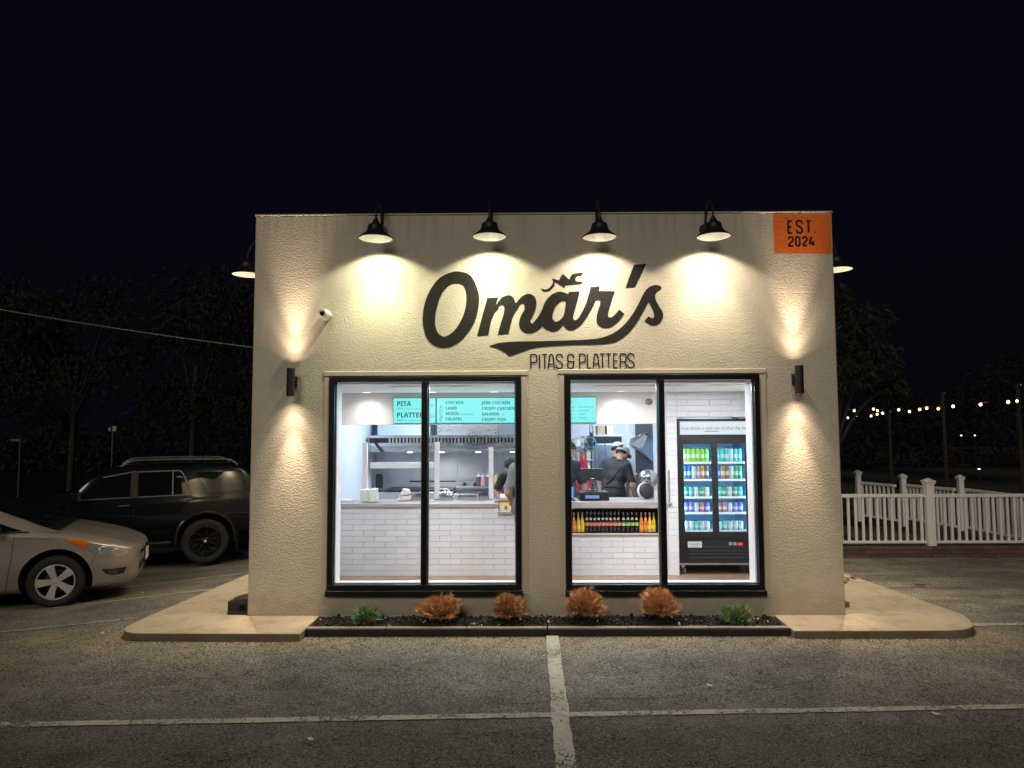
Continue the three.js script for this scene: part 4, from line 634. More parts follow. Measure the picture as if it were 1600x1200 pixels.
// ---------- behind the right counter ----------
{
  const Y = 0.923, x = 0.965, t = thing('cash_register', 'black cash register screen seen from behind on its stand', 'register', [x, Y + 0.115, -2.2], 0.06);
  part('screen', rbox(0.3, 0.155, 0.022, 0, 0.205, 0, 0.006).rotateX(-0.1), M.blackPlastic, t); part('back_edge', rbox(0.296, 0.006, 0.024, 0, 0.285, -0.02, 0.002), std([0.3, 0.3, 0.32], 0.4), t);
  part('stand', extrude([[-0.045, 0], [0.045, 0], [0.025, 0.03], [0.022, 0.16], [-0.022, 0.16], [-0.025, 0.03]], 0.02, 0.004).translate(0, 0, 0.02), M.steelDull, t); part('foot', lathe([[0, 0], [0.085, 0], [0.08, 0.01], [0, 0.016]], 28), M.blackPlastic, t);
  const w = thing('till_box', 'wide black cash drawer with a small blue label under the register', 'cash drawer', [x + 0.005, Y, -2.2], 0.04); part('case', rbox(0.38, 0.105, 0.36, 0, 0.057, 0, 0.008), M.satinBlack, w); part('drawer_front', rbox(0.362, 0.08, 0.01, 0, 0.05, 0.182, 0.004), M.blackPlastic, w); part('blue_label', slab(-0.12, 0.06, 0.03, 0.072, 0.187, 0.1885), std([0.16, 0.26, 0.5], 0.4), w); for (const s of [-0.15, 0.15]) part('foot', cyl(0.015, 0.015, 0.006, s, 0.002, 0.12, 12), M.rubber, w);
  const b = thing('card_reader', 'bright blue upright card terminal at the left edge of the right window', 'card terminal', [0.677, Y, -2.05], 0.3); part('body', rbox(0.07, 0.17, 0.02, 0, 0.1, 0, 0.006), M.blackPlastic, b); part('face', slab(-0.031, 0.031, 0.03, 0.175, 0.0102, 0.0115), glow([0.12, 0.35, 0.9], 0.7, [0.05, 0.1, 0.2]), b); part('base', rbox(0.1, 0.014, 0.1, 0, 0.007, 0, 0.004), M.blackPlastic, b);
  const m = thing('mixing_bowl', 'shiny round steel bowl standing on edge at the right end of the counter', 'steel bowl', [1.746, Y + 0.04, -2.45], -0.2);
  const prof = []; for (let i = 0; i <= 10; i++) prof.push([0.125 * Math.sin((i / 10) * 1.45), 0.1 - 0.1 * Math.cos((i / 10) * 1.45)]);
  part('bowl', lathe([...prof, [0.131, 0.09], [0.131, 0.093], [0.122, 0.09]], 36).rotateX(-Math.PI / 2 + 0.15).translate(0, 0.19, 0.05), M.steel, m); part('stand', rbox(0.1, 0.06, 0.08, 0, 0.0, -0.03, 0.01), M.steelDull, m);
  const r = thing('round_scale', 'round dark disc with a white rim leaning in front of the steel bowl', 'kitchen scale', [1.691, Y, -2.28], 0.35); part('dial', lathe([[0, 0], [0.096, 0], [0.1, 0.008], [0.092, 0.03], [0, 0.034]], 36).rotateX(Math.PI / 2 - 0.1).translate(0, 0.103, 0), std([0.03, 0.028, 0.03], 0.4), r); part('rim', lathe([[0.098, -0.03], [0.106, -0.028], [0.106, 0.01], [0.1, 0.014], [0.098, 0.0]], 36).rotateX(Math.PI / 2 - 0.1).translate(-0.012, 0.105, -0.012), M.whiteEnamel, r); part('foot', rbox(0.1, 0.02, 0.07, 0, 0.01, -0.03, 0.005), M.whiteEnamel, r);
  const n = thing('note_holder', 'small pale plastic holder at the right end of the counter', 'holder', [1.789, Y, -2.15]); part('body', rbox(0.05, 0.12, 0.03, 0, 0.062, 0, 0.006), std([0.6, 0.56, 0.52], 0.5), n); part('base', rbox(0.07, 0.01, 0.06, 0, 0.005, 0, 0.003), std([0.55, 0.52, 0.5], 0.5), n);
  const h = thing('wall_phone_shelf', 'slim grey rack fixed to the end of the tiled wall', 'rack', [1.905, 1.112, -1.912]); part('back', rbox(0.012, 0.42, 0.02, 0.004, 0, 0.012, 0.003), M.steelDull, h); part('tray', rbox(0.04, 0.02, 0.045, 0.012, -0.22, 0.02, 0.004), M.steelDull, h);
}
{ // tall steel fridges, shelving, aprons and the side hood at the back of the kitchen
  const z = -5.3, X = (px) => 1.566 + (px - 950) * 0.01122, Y = (py) => 1.078 + (740 - py) * 0.01122;
  const f = thing('tall_steel_fridge', 'tall bluish steel fridge behind the two workers', 'steel fridge', [0, 0, 0]); part('cabinet', slab(X(928), X(973), 0.1, Y(680), -6.05, z - 0.03, 0.01), std([0.35, 0.45, 0.55], 0.35, 0.8), f);
  for (const [a, b] of [[928.5, 945.5], [946.5, 972.5]]) { const d = part('door', slab(X(a), X(b), 0.2, Y(694), z - 0.029, z, 0.008), std([0.38, 0.5, 0.6], 0.32, 0.8, { roughnessMap: grime }), f); part('handle', slab(X(b) - 0.05, X(b) - 0.03, 0.9, 1.3, z + 0.001, z + 0.03, 0.005), M.steelDull, d); }
  part('vent_grille', [slab(X(929), X(972), Y(693), Y(683), z - 0.029, z - 0.012)], M.satinBlack, f); for (let i = 0; i < 3; i++) part('leg', cyl(0.025, 0.025, 0.1, X(932 + 18 * i), 0.05, z - 0.1, 12), M.steelDull, f);
  const s = thing('wire_shelving', 'steel shelving with jars and cartons left of the tall fridge', 'shelving', [0, 0, 0]), sx0 = X(884), sx1 = X(926);
  for (const x of [sx0, sx1]) for (const zz of [z + 0.1, z - 0.4]) part('upright', rod([x, 0, zz], [x, 2.2, zz], 0.014), M.steel, s);
  const levels = [Y(733), Y(718), Y(696), Y(680)]; for (const y of levels) part('shelf', slab(sx0, sx1, y - 0.02, y, z - 0.41, z + 0.11, 0.004), std([0.5, 0.62, 0.72], 0.35, 0.6), s);
  const kinds = [[0.7, 0.66, 0.55], [0.4, 0.08, 0.06], [0.25, 0.4, 0.5], [0.5, 0.35, 0.2], [0.7, 0.7, 0.72]], r = rng(19);
  levels.slice(0, 3).forEach((y, i) => { for (let k = 0; k < 5; k++) { const w = 0.05 + 0.03 * r(), hh = 0.11 + 0.05 * r(), o = thing('storage_jar', ['red-lidded', 'pale', 'amber', 'dark-labelled', 'tall'][k] + ' storage jar on the ' + ['lower', 'middle', 'upper'][i] + ' shelf left of the tall fridge', 'jar', [sx0 + 0.05 + k * 0.088, y + 0.001, z + 0.02], 0, 'jars on the kitchen shelving'); part('jar', lathe([[0, 0], [w * 0.5, 0], [w * 0.5, hh * 0.82], [w * 0.42, hh * 0.86], [0, hh * 0.86]], 16), std(kinds[(k + i) % 5], 0.35), o); part('lid', cyl(w * 0.46, w * 0.46, hh * 0.14, 0, hh * 0.93, 0, 16), std(k ? [0.6, 0.6, 0.6] : [0.4, 0.05, 0.05], 0.4), o); } });
  // two red aprons on a hook
  for (const [px, d, l] of [[909, 0, 'dark red apron hanging at the left of the hook'], [914, 0.06, 'bright red apron hanging at the right of the hook']]) {
    const g = new THREE.PlaneGeometry(0.17, 0.66, 16, 20), p = g.attributes.position; for (let i = 0; i < p.count; i++) { const v = (p.getY(i) + 0.33) / 0.66, k = 1 - 0.72 * smooth(0.5, 1, v); p.setZ(i, 0.022 * Math.sin(p.getX(i) * 90 + d * 40) * (1.2 - v)); p.setX(i, p.getX(i) * k); } g.computeVertexNormals();
    const a = thing('apron', l, 'apron', [1.057 + (px - 910) * 0.0106, 1.068 - 0.03, -4.6 + d]); part('cloth', g, std(d ? [0.5, 0.02, 0.05] : [0.36, 0.02, 0.05], 0.85, 0, { side: THREE.DoubleSide }), a); part('neck_strap', tube([[-0.015, 0.33, 0], [-0.02, 0.4, 0], [0, 0.44, 0], [0.02, 0.4, 0], [0.015, 0.33, 0]], 0.007, 20, 6), std([0.3, 0.02, 0.04], 0.8), a);
  }
  const hk = thing('apron_rack', 'slim upright rack holding the red aprons', 'rack', [1.067, 0, -4.66]); part('pole', cyl(0.014, 0.018, 1.62, 0, 0.81, 0, 12), M.steelDull, hk); part('foot', cyl(0.16, 0.18, 0.02, 0, 0.01, 0, 20), M.steelDull, hk); part('hook', tube([[0, 1.55, 0], [0, 1.57, 0.05], [0, 1.53, 0.08]], 0.006, 12, 6), M.steelDull, hk);
  const fan = thing('clip_fan', 'small blue-black clip fan fixed high on the shelving', 'fan', [X(921), Y(694), z + 0.2], -0.4); part('guard', new THREE.TorusGeometry(0.11, 0.008, 8, 32), std([0.05, 0.2, 0.28], 0.4), fan); part('guard_ring', new THREE.TorusGeometry(0.06, 0.005, 8, 28), std([0.05, 0.2, 0.28], 0.4), fan); for (let i = 0; i < 4; i++) { const b = part('blade', extrude([[-0.012, 0.015], [0.03, 0.09], [-0.015, 0.098], [-0.04, 0.08]], 0.004), std([0.02, 0.05, 0.08], 0.35), fan); b.rotation.set(0.15, 0, i * Math.PI / 2); } part('motor', cyl(0.035, 0.045, 0.09, 0, 0, 0, 18).rotateX(Math.PI / 2).translate(0, 0, -0.04), M.blackPlastic, fan); part('clip', rbox(0.05, 0.16, 0.05, 0, 0.12, -0.08, 0.01), M.blackPlastic, fan);
  // high cupboard boxes above
  [[936, 948, [0.3, 0.22, 0.14], 'brown carton on top of the tall steel fridge'], [951, 960, [0.45, 0.36, 0.24], 'lighter carton beside the brown one on top of the fridge']].forEach(([a, b, c, l]) => { const o = thing('carton', l, 'carton', [X((a + b) / 2), Y(680) + 0.001, z - 0.3]); part('box', rbox(X(b) - X(a), 0.16, 0.3, 0, 0.08, 0, 0.004), std(c, 0.8), o); part('tape', slab(-0.02, 0.02, 0.1605, 0.1615, -0.15, 0.15), std([0.5, 0.42, 0.3], 0.4), o); });
  // column and right-hand hood with its sloping canopy
  const c = thing('white_column', 'narrow white column behind the workers beside the dark panel', 'column', [1.803, 0, -4.2]); part('shaft', rbox(0.11, 2.6, 0.11, 0, 1.305, 0, 0.006), std([0.75, 0.8, 0.86], 0.5), c); part('plinth', rbox(0.13, 0.1, 0.13, 0, 0.05, 0, 0.006), M.whitePaint, c);
  const p = thing('dark_wall_panel', 'tall grey metal panel at the right side of the kitchen', 'wall panel', [0, 0, 0]); part('panel', slab(1.868, 2.279, 0.2, 2.4, -4.4, -4.35, 0.004), std([0.2, 0.2, 0.22], 0.5, 0.5, { roughnessMap: grime }), p); part('edge_strip', slab(2.192, 2.253, 0.2, 2.4, -4.345, -4.32), std([0.5, 0.55, 0.62], 0.4), p);
  const q = thing('sloping_hood', 'sloping steel canopy at the upper right of the kitchen', 'exhaust hood', [0, 0, -4.3]), P = (px, py) => [1.924 + (px - 1000) * 0.01012, 1.547 + (700 - py) * 0.01012];
  part('canopy', extrude([P(984, 695), P(985, 686), P(1010, 676), P(1024, 684), P(1024, 720), P(1018, 719)], 0.25, 0.004), M.steel, q); part('bright_panel', extrude([P(986, 694), P(1006, 679), P(1011, 682), P(1004, 698), P(999, 701)], 0.006).translate(0, 0, 0.256), std([0.7, 0.66, 0.62], 0.3, 0.4), q); part('edge_tube', tube([[...P(990, 699), 0.26], [...P(1008, 710), 0.26], [...P(1017, 719.5), 0.26], [...P(1024, 720), 0.26]], 0.012, 20, 8), M.steel, q);
}

// ---------- vehicles ----------
// A body is lofted through sections: [x, yBottom, wBottom, wMax, yMid, yShoulder, wBelt, yBelt, wEdge, yEdge, yTop], x forward, half widths.
function carBody(table) {
  const cr = (p, q, r, s, t) => 0.5 * (2 * q + (r - p) * t + (2 * p - 5 * q + 4 * r - s) * t * t + (3 * q - p - 3 * r + s) * t * t * t);
  const section = (x) => { const n = table.length; let i = 0; while (i < n - 2 && table[i + 1][0] > x) i++; const t = clamp((table[i][0] - x) / (table[i][0] - table[i + 1][0]), 0, 1), P = (k) => table[clamp(k, 0, n - 1)]; return P(i).map((_, c) => cr(P(i - 1)[c], P(i)[c], P(i + 1)[c], P(i + 2)[c], t)); };
  const profile = (x) => {
    const [, yb, wb, w, ym, ys, wl, yl, we, ye, yt] = section(x), k = [[0, yb], [wb * 0.88, yb], [wb, yb + 0.05], [w, ym], [w * 0.992, ys], [wl, yl], [we, ye], [we * 0.8, ye + (yt - ye) * 0.62], [we * 0.4, yt - 0.006], [0, yt]], out = [];
    for (let i = 0; i < k.length - 1; i++) for (let j = 0; j < 5; j++) { const t = j / 5, a = k[Math.max(i - 1, 0)], b = k[i], c = k[i + 1], d = k[Math.min(i + 2, k.length - 1)]; const s = i === 0 || i === 1 ? 0 : 1; out.push(s ? [cr(a[0], b[0], c[0], d[0], t), cr(a[1], b[1], c[1], d[1], t)] : [b[0] + (c[0] - b[0]) * t, b[1] + (c[1] - b[1]) * t]); }
    out.push(k[k.length - 1]); return out;
  };
  const xs = [], x0 = table[0][0], x1 = table[table.length - 1][0]; for (let i = 0; i <= 110; i++) { const t = i / 110; xs.push(x0 + (x1 - x0) * t); }
  const pos = [], uv = [], idx = [], h = profile(0).length, ring = 2 * h - 2;
  for (const x of xs) { const p = profile(x); for (let i = 0; i < ring; i++) { const q = i < h ? p[i] : p[ring - i]; pos.push(x, q[1], i < h ? q[0] : -q[0]); uv.push(x, q[1]); } }
  for (let j = 0; j < xs.length - 1; j++) for (let i = 0; i < ring; i++) { const a = j * ring + i, b = j * ring + ((i + 1) % ring), c = a + ring, d = b + ring; idx.push(a, b, c, b, d, c); }
  for (const [j, flip] of [[0, 0], [xs.length - 1, 1]]) { const c = pos.length / 3, p = profile(xs[j]); let y = 0; for (const q of p) y += q[1] / p.length; pos.push(xs[j], y, 0); uv.push(0, 0); for (let i = 0; i < ring; i++) { const a = j * ring + i, b = j * ring + ((i + 1) % ring); flip ? idx.push(c, a, b) : idx.push(c, b, a); } }
  const g = new THREE.BufferGeometry(); g.setAttribute('position', new THREE.Float32BufferAttribute(pos, 3)); g.setAttribute('uv', new THREE.Float32BufferAttribute(uv, 2)); g.setIndex(idx); g.computeVertexNormals();
  // half width of the side at x, y; height of the top at x, z; nose position at z, y
  const side = (x, y) => { const p = profile(x); for (let i = 10; i < p.length - 1; i++) if (p[i][1] <= y && p[i + 1][1] >= y) return p[i][0] + (p[i + 1][0] - p[i][0]) * ((y - p[i][1]) / Math.max(1e-6, p[i + 1][1] - p[i][1])); return p[p.length - 8][0]; };
  const top = (x, z) => { const p = profile(x); z = Math.abs(z); for (let i = p.length - 1; i > 20; i--) if (p[i][0] <= z && p[i - 1][0] >= z) return p[i][1] + (p[i - 1][1] - p[i][1]) * ((z - p[i][0]) / Math.max(1e-6, p[i - 1][0] - p[i][0])); return p[25][1]; };
  const nose = (z, y) => { let a = x0 - 0.7, b = x0; for (let i = 0; i < 24; i++) { const m = (a + b) / 2, s = section(m); if (y > s[1] && y < s[10] && side(m, y) >= Math.abs(z)) a = m; else b = m; } return a; };
  return { geo: g, side, top, nose };
}
const along = (pts, t) => { const n = pts.length - 1, f = clamp(t * n, 0, n - 1e-6), i = Math.floor(f), k = f - i; return pts[i].map((v, c) => v + (pts[i + 1][c] - v) * k); };
// a skin over the body between two edge lines; the lines are given in side view (x, y), from above (x, z) or from the front (z, y)
function skin(body, view, low, high, off = 0.004, s = 1, nu = 14, nv = 8) {
  const pos = [], uv = [], idx = [];
  for (let j = 0; j <= nv; j++) for (let i = 0; i <= nu; i++) {
    const a = along(low, i / nu), b = along(high, i / nu), p = a[0] + (b[0] - a[0]) * (j / nv), q = a[1] + (b[1] - a[1]) * (j / nv);
    if (view === 'side') pos.push(p, q, s * (body.side(p, q) + off)); else if (view === 'top') pos.push(p, body.top(p, q) + off, q); else pos.push(body.nose(p, q) + off, q, p);
    uv.push(i / nu, j / nv);
  }
  for (let j = 0; j < nv; j++) for (let i = 0; i < nu; i++) { const a = j * (nu + 1) + i; idx.push(a, a + 1, a + nu + 1, a + 1, a + nu + 2, a + nu + 1); }
  const g = new THREE.BufferGeometry(); g.setAttribute('position', new THREE.Float32BufferAttribute(pos, 3)); g.setAttribute('uv', new THREE.Float32BufferAttribute(uv, 2)); g.setIndex(s < 0 || view === 'top' ? idx.reverse() : idx); g.computeVertexNormals(); return g;
}
const seam = (body, pts, s, w = 0.005) => join(pts.slice(0, -1).map((a, i) => { const b = pts[i + 1], dx = b[0] - a[0], dy = b[1] - a[1], l = Math.hypot(dx, dy), ox = (-dy / l) * w / 2, oy = (dx / l) * w / 2; return skin(body, 'side', [[a[0] - ox, a[1] - oy], [b[0] - ox, b[1] - oy]], [[a[0] + ox, a[1] + oy], [b[0] + ox, b[1] + oy]], 0.0025, s, 8, 1); }));
function cutArches(geo, arches, outside, inside) {
  const ev = new Evaluator(); ev.useGroups = true; ev.attributes = ['position', 'normal', 'uv']; let b = new Brush(geo, outside); b.updateMatrixWorld();
  for (const [x, y, r, zc, depth] of arches) { const c = new Brush(new THREE.CylinderGeometry(r, r, depth, 44).rotateX(Math.PI / 2).translate(x, y, zc), inside); c.updateMatrixWorld(); b = ev.evaluate(b, c, SUBTRACTION); b.updateMatrixWorld(); }
  return b;
}
const headGlass = phys([0.9, 0.92, 0.95], 0.03, 0, { transmission: 0.9, thickness: 0, clearcoat: 1 }), tint = phys([0.006, 0.007, 0.008], 0.03, 0, { clearcoat: 1, clearcoatRoughness: 0.01, specularIntensity: 1 }), chrome = std([0.7, 0.7, 0.72], 0.12, 1), wellMat = std([0.006, 0.006, 0.006], 0.9), alloy = std([0.6, 0.58, 0.55], 0.3, 0.35);
function tyre(R, r, w) { const h = w / 2; return lathe([[r - 0.01, -h * 0.8], [r + 0.012, -h * 0.92], [(r + R) / 2, -h], [R - 0.03, -h * 0.94], [R - 0.006, -h * 0.72], [R, -h * 0.5], [R, -h * 0.08], [R - 0.008, -h * 0.06], [R - 0.008, h * 0.06], [R, h * 0.08], [R, h * 0.5], [R - 0.006, h * 0.72], [R - 0.03, h * 0.94], [(r + R) / 2, h], [r + 0.012, h * 0.92], [r - 0.01, h * 0.8]], 56).rotateX(Math.PI / 2); }
function silverWheel(parent, x, y, z, s) { // s: +1 the face towards +z
  const w = part('wheel', tyre(0.315, 0.212, 0.2), M.rubber, parent); w.position.set(x, y, z); w.rotation.y = s > 0 ? 0 : Math.PI; w.rotation.z = 0.35;
  part('rim', [lathe([[0.198, 0.085], [0.211, 0.09], [0.214, 0.083], [0.203, 0.06], [0.19, -0.06]], 48).rotateX(Math.PI / 2)], alloy, w); part('brake_disc', cyl(0.14, 0.14, 0.02, 0, 0, 0, 36).rotateX(Math.PI / 2).translate(0, 0, 0.0), std([0.1, 0.1, 0.1], 0.5, 0.8), w);
  part('barrel', lathe([[0, -0.03], [0.19, -0.03], [0.2, 0.05]], 36).rotateX(Math.PI / 2), wellMat, w);
  const sp = new THREE.ExtrudeGeometry(new THREE.Shape([V2(-0.026, 0.03), V2(0.026, 0.03), V2(0.034, 0.12), V2(0.05, 0.203), V2(-0.05, 0.203), V2(-0.034, 0.12)]), { depth: 0.02, bevelEnabled: true, bevelSize: 0.004, bevelThickness: 0.008, bevelSegments: 2 });
  const q = sp.attributes.position; for (let i = 0; i < q.count; i++) q.setZ(i, q.getZ(i) + 0.046 + 0.02 * (q.getY(i) / 0.2)); sp.computeVertexNormals();
  for (let i = 0; i < 5; i++) { const m = part('spoke', sp, alloy, w); m.rotation.z = (i * 2 * Math.PI) / 5; }
  part('centre_cap', lathe([[0, 0.084], [0.024, 0.082], [0.03, 0.076], [0.05, 0.07], [0.05, 0.05]], 24).rotateX(Math.PI / 2), alloy, w); for (let i = 0; i < 5; i++) { const a = ((i + 0.5) * 2 * Math.PI) / 5; part('wheel_nut', cyl(0.008, 0.008, 0.012, Math.sin(a) * 0.052, Math.cos(a) * 0.052, 0, 10).rotateX(0), wellMat, w).geometry = cyl(0.009, 0.009, 0.02, 0, 0, 0, 10).rotateX(Math.PI / 2).translate(Math.sin(a) * 0.054, Math.cos(a) * 0.054, 0.064); }
}
function blackWheel(parent, x, y, z, s) {
  const w = part('wheel', tyre(0.385, 0.262, 0.26), std([0.016, 0.015, 0.014], 0.8, 0, { bumpMap: fineBump, bumpScale: 0.0015 }), parent), bm = std([0.012, 0.012, 0.014], 0.32, 0.5); w.position.set(x, y, z); w.rotation.y = s > 0 ? 0 : Math.PI;
  part('rim', lathe([[0.247, 0.11], [0.261, 0.115], [0.264, 0.1], [0.252, 0.08], [0.237, -0.06]], 48).rotateX(Math.PI / 2), bm, w); part('barrel', lathe([[0, -0.02], [0.225, -0.02], [0.247, 0.06]], 36).rotateX(Math.PI / 2), wellMat, w);
  for (let i = 0; i < 10; i++) { const a = (i * Math.PI) / 5, P = (r, t, zz) => [r * Math.sin(a + t), r * Math.cos(a + t), zz]; part('spoke', [rod(P(0.05, 0, 0.075), P(0.145, 0, 0.085), 0.011, 8), rod(P(0.145, 0, 0.085), P(0.248, 0.24, 0.1), 0.0095, 8), rod(P(0.145, 0, 0.085), P(0.248, -0.24, 0.1), 0.0095, 8), rod(P(0.197, 0.12, 0.092), P(0.248, 0, 0.1), 0.007, 6)], bm, w); }
  part('hub', lathe([[0.0, 0.1], [0.04, 0.098], [0.072, 0.085], [0.075, 0.06]], 28).rotateX(Math.PI / 2), bm, w); part('centre_cap', lathe([[0, 0.118], [0.022, 0.115], [0.028, 0.1]], 24).rotateX(Math.PI / 2), std([0.5, 0.5, 0.5], 0.35, 0.7), w);
}
{ // --- champagne saloon, nose towards the pavement ---
  const gy = -0.318, t = thing('parked_car', 'champagne silver saloon car parked nose-in at the left edge with amber side markers', 'car', [-5.97, gy, -2.4], 22 * DEG);
  const paint = phys([0.4, 0.35, 0.295], 0.28, 0.35, { clearcoat: 1, clearcoatRoughness: 0.05 });
  const B = carBody([[0.89, 0.34, 0.3, 0.38, 0.45, 0.53, 0.36, 0.58, 0.28, 0.615, 0.63], [0.86, 0.26, 0.5, 0.55, 0.44, 0.55, 0.52, 0.61, 0.43, 0.645, 0.66], [0.78, 0.20, 0.66, 0.72, 0.44, 0.57, 0.69, 0.655, 0.56, 0.69, 0.705], [0.6, 0.18, 0.76, 0.82, 0.46, 0.62, 0.79, 0.72, 0.66, 0.755, 0.78], [0.3, 0.18, 0.8, 0.872, 0.48, 0.68, 0.84, 0.795, 0.7, 0.835, 0.865], [0.05, 0.18, 0.8, 0.885, 0.48, 0.72, 0.855, 0.855, 0.715, 0.89, 0.92], [-0.12, 0.18, 0.8, 0.886, 0.49, 0.74, 0.86, 0.895, 0.71, 0.925, 0.955], [-0.45, 0.18, 0.8, 0.886, 0.5, 0.75, 0.862, 0.92, 0.665, 1.055, 1.105], [-0.85, 0.18, 0.8, 0.886, 0.5, 0.76, 0.86, 0.93, 0.615, 1.205, 1.27], [-1.3, 0.18, 0.8, 0.886, 0.5, 0.77, 0.857, 0.94, 0.585, 1.325, 1.39], [-1.7, 0.18, 0.8, 0.886, 0.5, 0.775, 0.855, 0.95, 0.575, 1.37, 1.43], [-2.2, 0.18, 0.8, 0.886, 0.5, 0.78, 0.853, 0.96, 0.57, 1.36, 1.42], [-2.7, 0.18, 0.8, 0.884, 0.5, 0.79, 0.845, 0.975, 0.575, 1.29, 1.345], [-3.1, 0.2, 0.78, 0.87, 0.5, 0.8, 0.82, 0.985, 0.61, 1.15, 1.19], [-3.4, 0.24, 0.74, 0.83, 0.5, 0.8, 0.77, 0.97, 0.63, 1.03, 1.06], [-3.6, 0.28, 0.66, 0.74, 0.52, 0.76, 0.67, 0.9, 0.56, 0.97, 1.0], [-3.67, 0.34, 0.5, 0.58, 0.54, 0.72, 0.5, 0.84, 0.42, 0.9, 0.92]]);
  const body = cutArches(B.geo, [[0, 0.325, 0.392, 0.86, 0.5], [0, 0.325, 0.392, -0.86, 0.5], [-2.7, 0.325, 0.37, 0.86, 0.5], [-2.7, 0.325, 0.37, -0.86, 0.5]], paint, wellMat); body.name = 'body'; body.castShadow = body.receiveShadow = true; t.add(body);
  for (const s of [1, -1]) {
    silverWheel(t, 0, 0.315, s * 0.775, s); silverWheel(t, -2.7, 0.315, s * 0.775, s);
    part('door_window', skin(B, 'side', [[-0.36, 0.945], [-1.2, 0.965]], [[-0.52, 1.0], [-0.9, 1.15], [-1.2, 1.255]], 0.004, s), tint, t); part('door_window', skin(B, 'side', [[-1.25, 0.965], [-2.55, 0.99]], [[-1.25, 1.262], [-1.7, 1.3], [-2.2, 1.28], [-2.5, 1.16]], 0.004, s), tint, t);
    part('window_moulding', skin(B, 'side', [[-0.3, 0.925], [-1.4, 0.945], [-2.55, 0.972]], [[-0.3, 0.94], [-1.4, 0.96], [-2.55, 0.988]], 0.005, s), M.blackPlastic, t);
    part('door_seam', seam(B, [[-0.44, 0.92], [-0.46, 0.6], [-0.52, 0.24]], s), wellMat, t); part('door_seam', seam(B, [[-1.24, 0.95], [-1.24, 0.3]], s), wellMat, t); part('fender_seam', seam(B, [[0.1, 0.835], [-0.1, 0.845], [-0.44, 0.87]], s, 0.004), wellMat, t);
    const hl = part('headlight', skin(B, 'side', [[0.16, 0.785], [0.30, 0.705], [0.45, 0.62], [0.58, 0.572], [0.755, 0.565]], [[0.13, 0.822], [0.30, 0.79], [0.47, 0.737], [0.6, 0.692], [0.77, 0.628]], 0.009, s), headGlass, t);
    part('lamp_housing', skin(B, 'side', [[0.29, 0.712], [0.45, 0.625], [0.58, 0.578], [0.75, 0.572]], [[0.3, 0.785], [0.47, 0.73], [0.6, 0.685], [0.765, 0.625]], 0.003, s), std([0.7, 0.69, 0.67], 0.22, 0.8), hl);
    part('amber_marker', skin(B, 'side', [[0.085, 0.815], [0.2, 0.762], [0.3, 0.707]], [[0.08, 0.828], [0.2, 0.818], [0.34, 0.78]], 0.011, s), phys([0.7, 0.13, 0.01], 0.15, 0, { clearcoat: 1 }), hl);
    for (const [x, y, r] of [[0.5, 0.66, 0.046], [0.64, 0.625, 0.036]]) { part('lamp_ring', new THREE.TorusGeometry(r * 1.12, 0.006, 8, 28), std([0.75, 0.75, 0.74], 0.2, 0.5), hl).position.set(x - 0.002, y, s * (B.side(x, y) + 0.002)); hl.children.at(-1).rotation.y = s * (x > 0.6 ? 0.6 : 0.38); const z = B.side(x, y), n = V3(x > 0.6 ? 0.7 : 0.4, 0, 1).normalize(), q = part('reflector', lathe([[0, 0.002], [r * 0.5, 0.004], [r * 0.9, 0.012], [r, 0.014], [r * 1.08, 0.008]], 24).rotateX(Math.PI / 2), chrome, hl); q.position.set(x - 0.004, y, s * (z - 0.004)); q.lookAt(0, 0, 0); q.rotation.set(0, s > 0 ? Math.atan2(n.x, n.z) : Math.PI - Math.atan2(n.x, n.z), 0); }
    part('fog_recess', skin(B, 'side', [[0.53, 0.37], [0.6, 0.345], [0.72, 0.35]], [[0.49, 0.435], [0.6, 0.425], [0.755, 0.43]], 0.003, s), std([0.015, 0.015, 0.015], 0.6), t); part('fog_trim', skin(B, 'side', [[0.56, 0.36], [0.66, 0.352]], [[0.55, 0.415], [0.67, 0.41]], 0.006, s), std([0.08, 0.07, 0.06], 0.4), t);
    part('bumper_seam', seam(B, [[0.37, 0.50], [0.42, 0.62]], s, 0.004), wellMat, t);
    const mir = part('mirror', new THREE.SphereGeometry(0.1, 22, 14), paint, t); mir.scale.set(0.95, 0.62, 1.05); mir.position.set(-0.66, 0.99, s * 0.95); part('mirror_stalk', rbox(0.1, 0.03, 0.14, 0, 0, 0, 0.01), M.blackPlastic, t).position.set(-0.62, 0.945, s * 0.87);
    part('door_handle', rbox(0.17, 0.024, 0.022, -1.08, 0.8, s * (B.side(-1.08, 0.8) + 0.012), 0.008), paint, t); part('tail_light', skin(B, 'side', [[-3.3, 0.8], [-3.62, 0.74]], [[-3.28, 0.9], [-3.6, 0.87]], 0.005, s), phys([0.3, 0.01, 0.01], 0.15, 0, { clearcoat: 1 }), t);
  }
  part('windscreen', skin(B, 'top', [[-0.14, -0.62], [-1.12, -0.53]], [[-0.14, 0.62], [-1.12, 0.53]], 0.004, 1, 20, 16), tint, t);
  part('cowl', skin(B, 'top', [[0.0, -0.64], [-0.14, -0.63]], [[0.0, 0.64], [-0.14, 0.63]], 0.005, 1, 4, 16), M.blackPlastic, t); for (const z of [0.1, -0.4]) part('wiper', rod([-0.08, B.top(-0.08, z) + 0.02, z], [-0.3, B.top(-0.3, z + 0.45) + 0.014, z + 0.45], 0.006), M.blackPlastic, t);
  part('rear_window', skin(B, 'top', [[-2.5, -0.5], [-3.25, -0.56]], [[-2.5, 0.5], [-3.25, 0.56]], 0.004, 1, 16, 12), tint, t); for (const z of [0.56, -0.56]) part('bonnet_seam', skin(B, 'top', [[0.68, z], [0.3, z * 1.12], [0.0, z * 1.16]], [[0.68, z + 0.006], [0.3, z * 1.12 + 0.006], [0.0, z * 1.16 + 0.006]], 0.003, 1, 14, 1), wellMat, t);
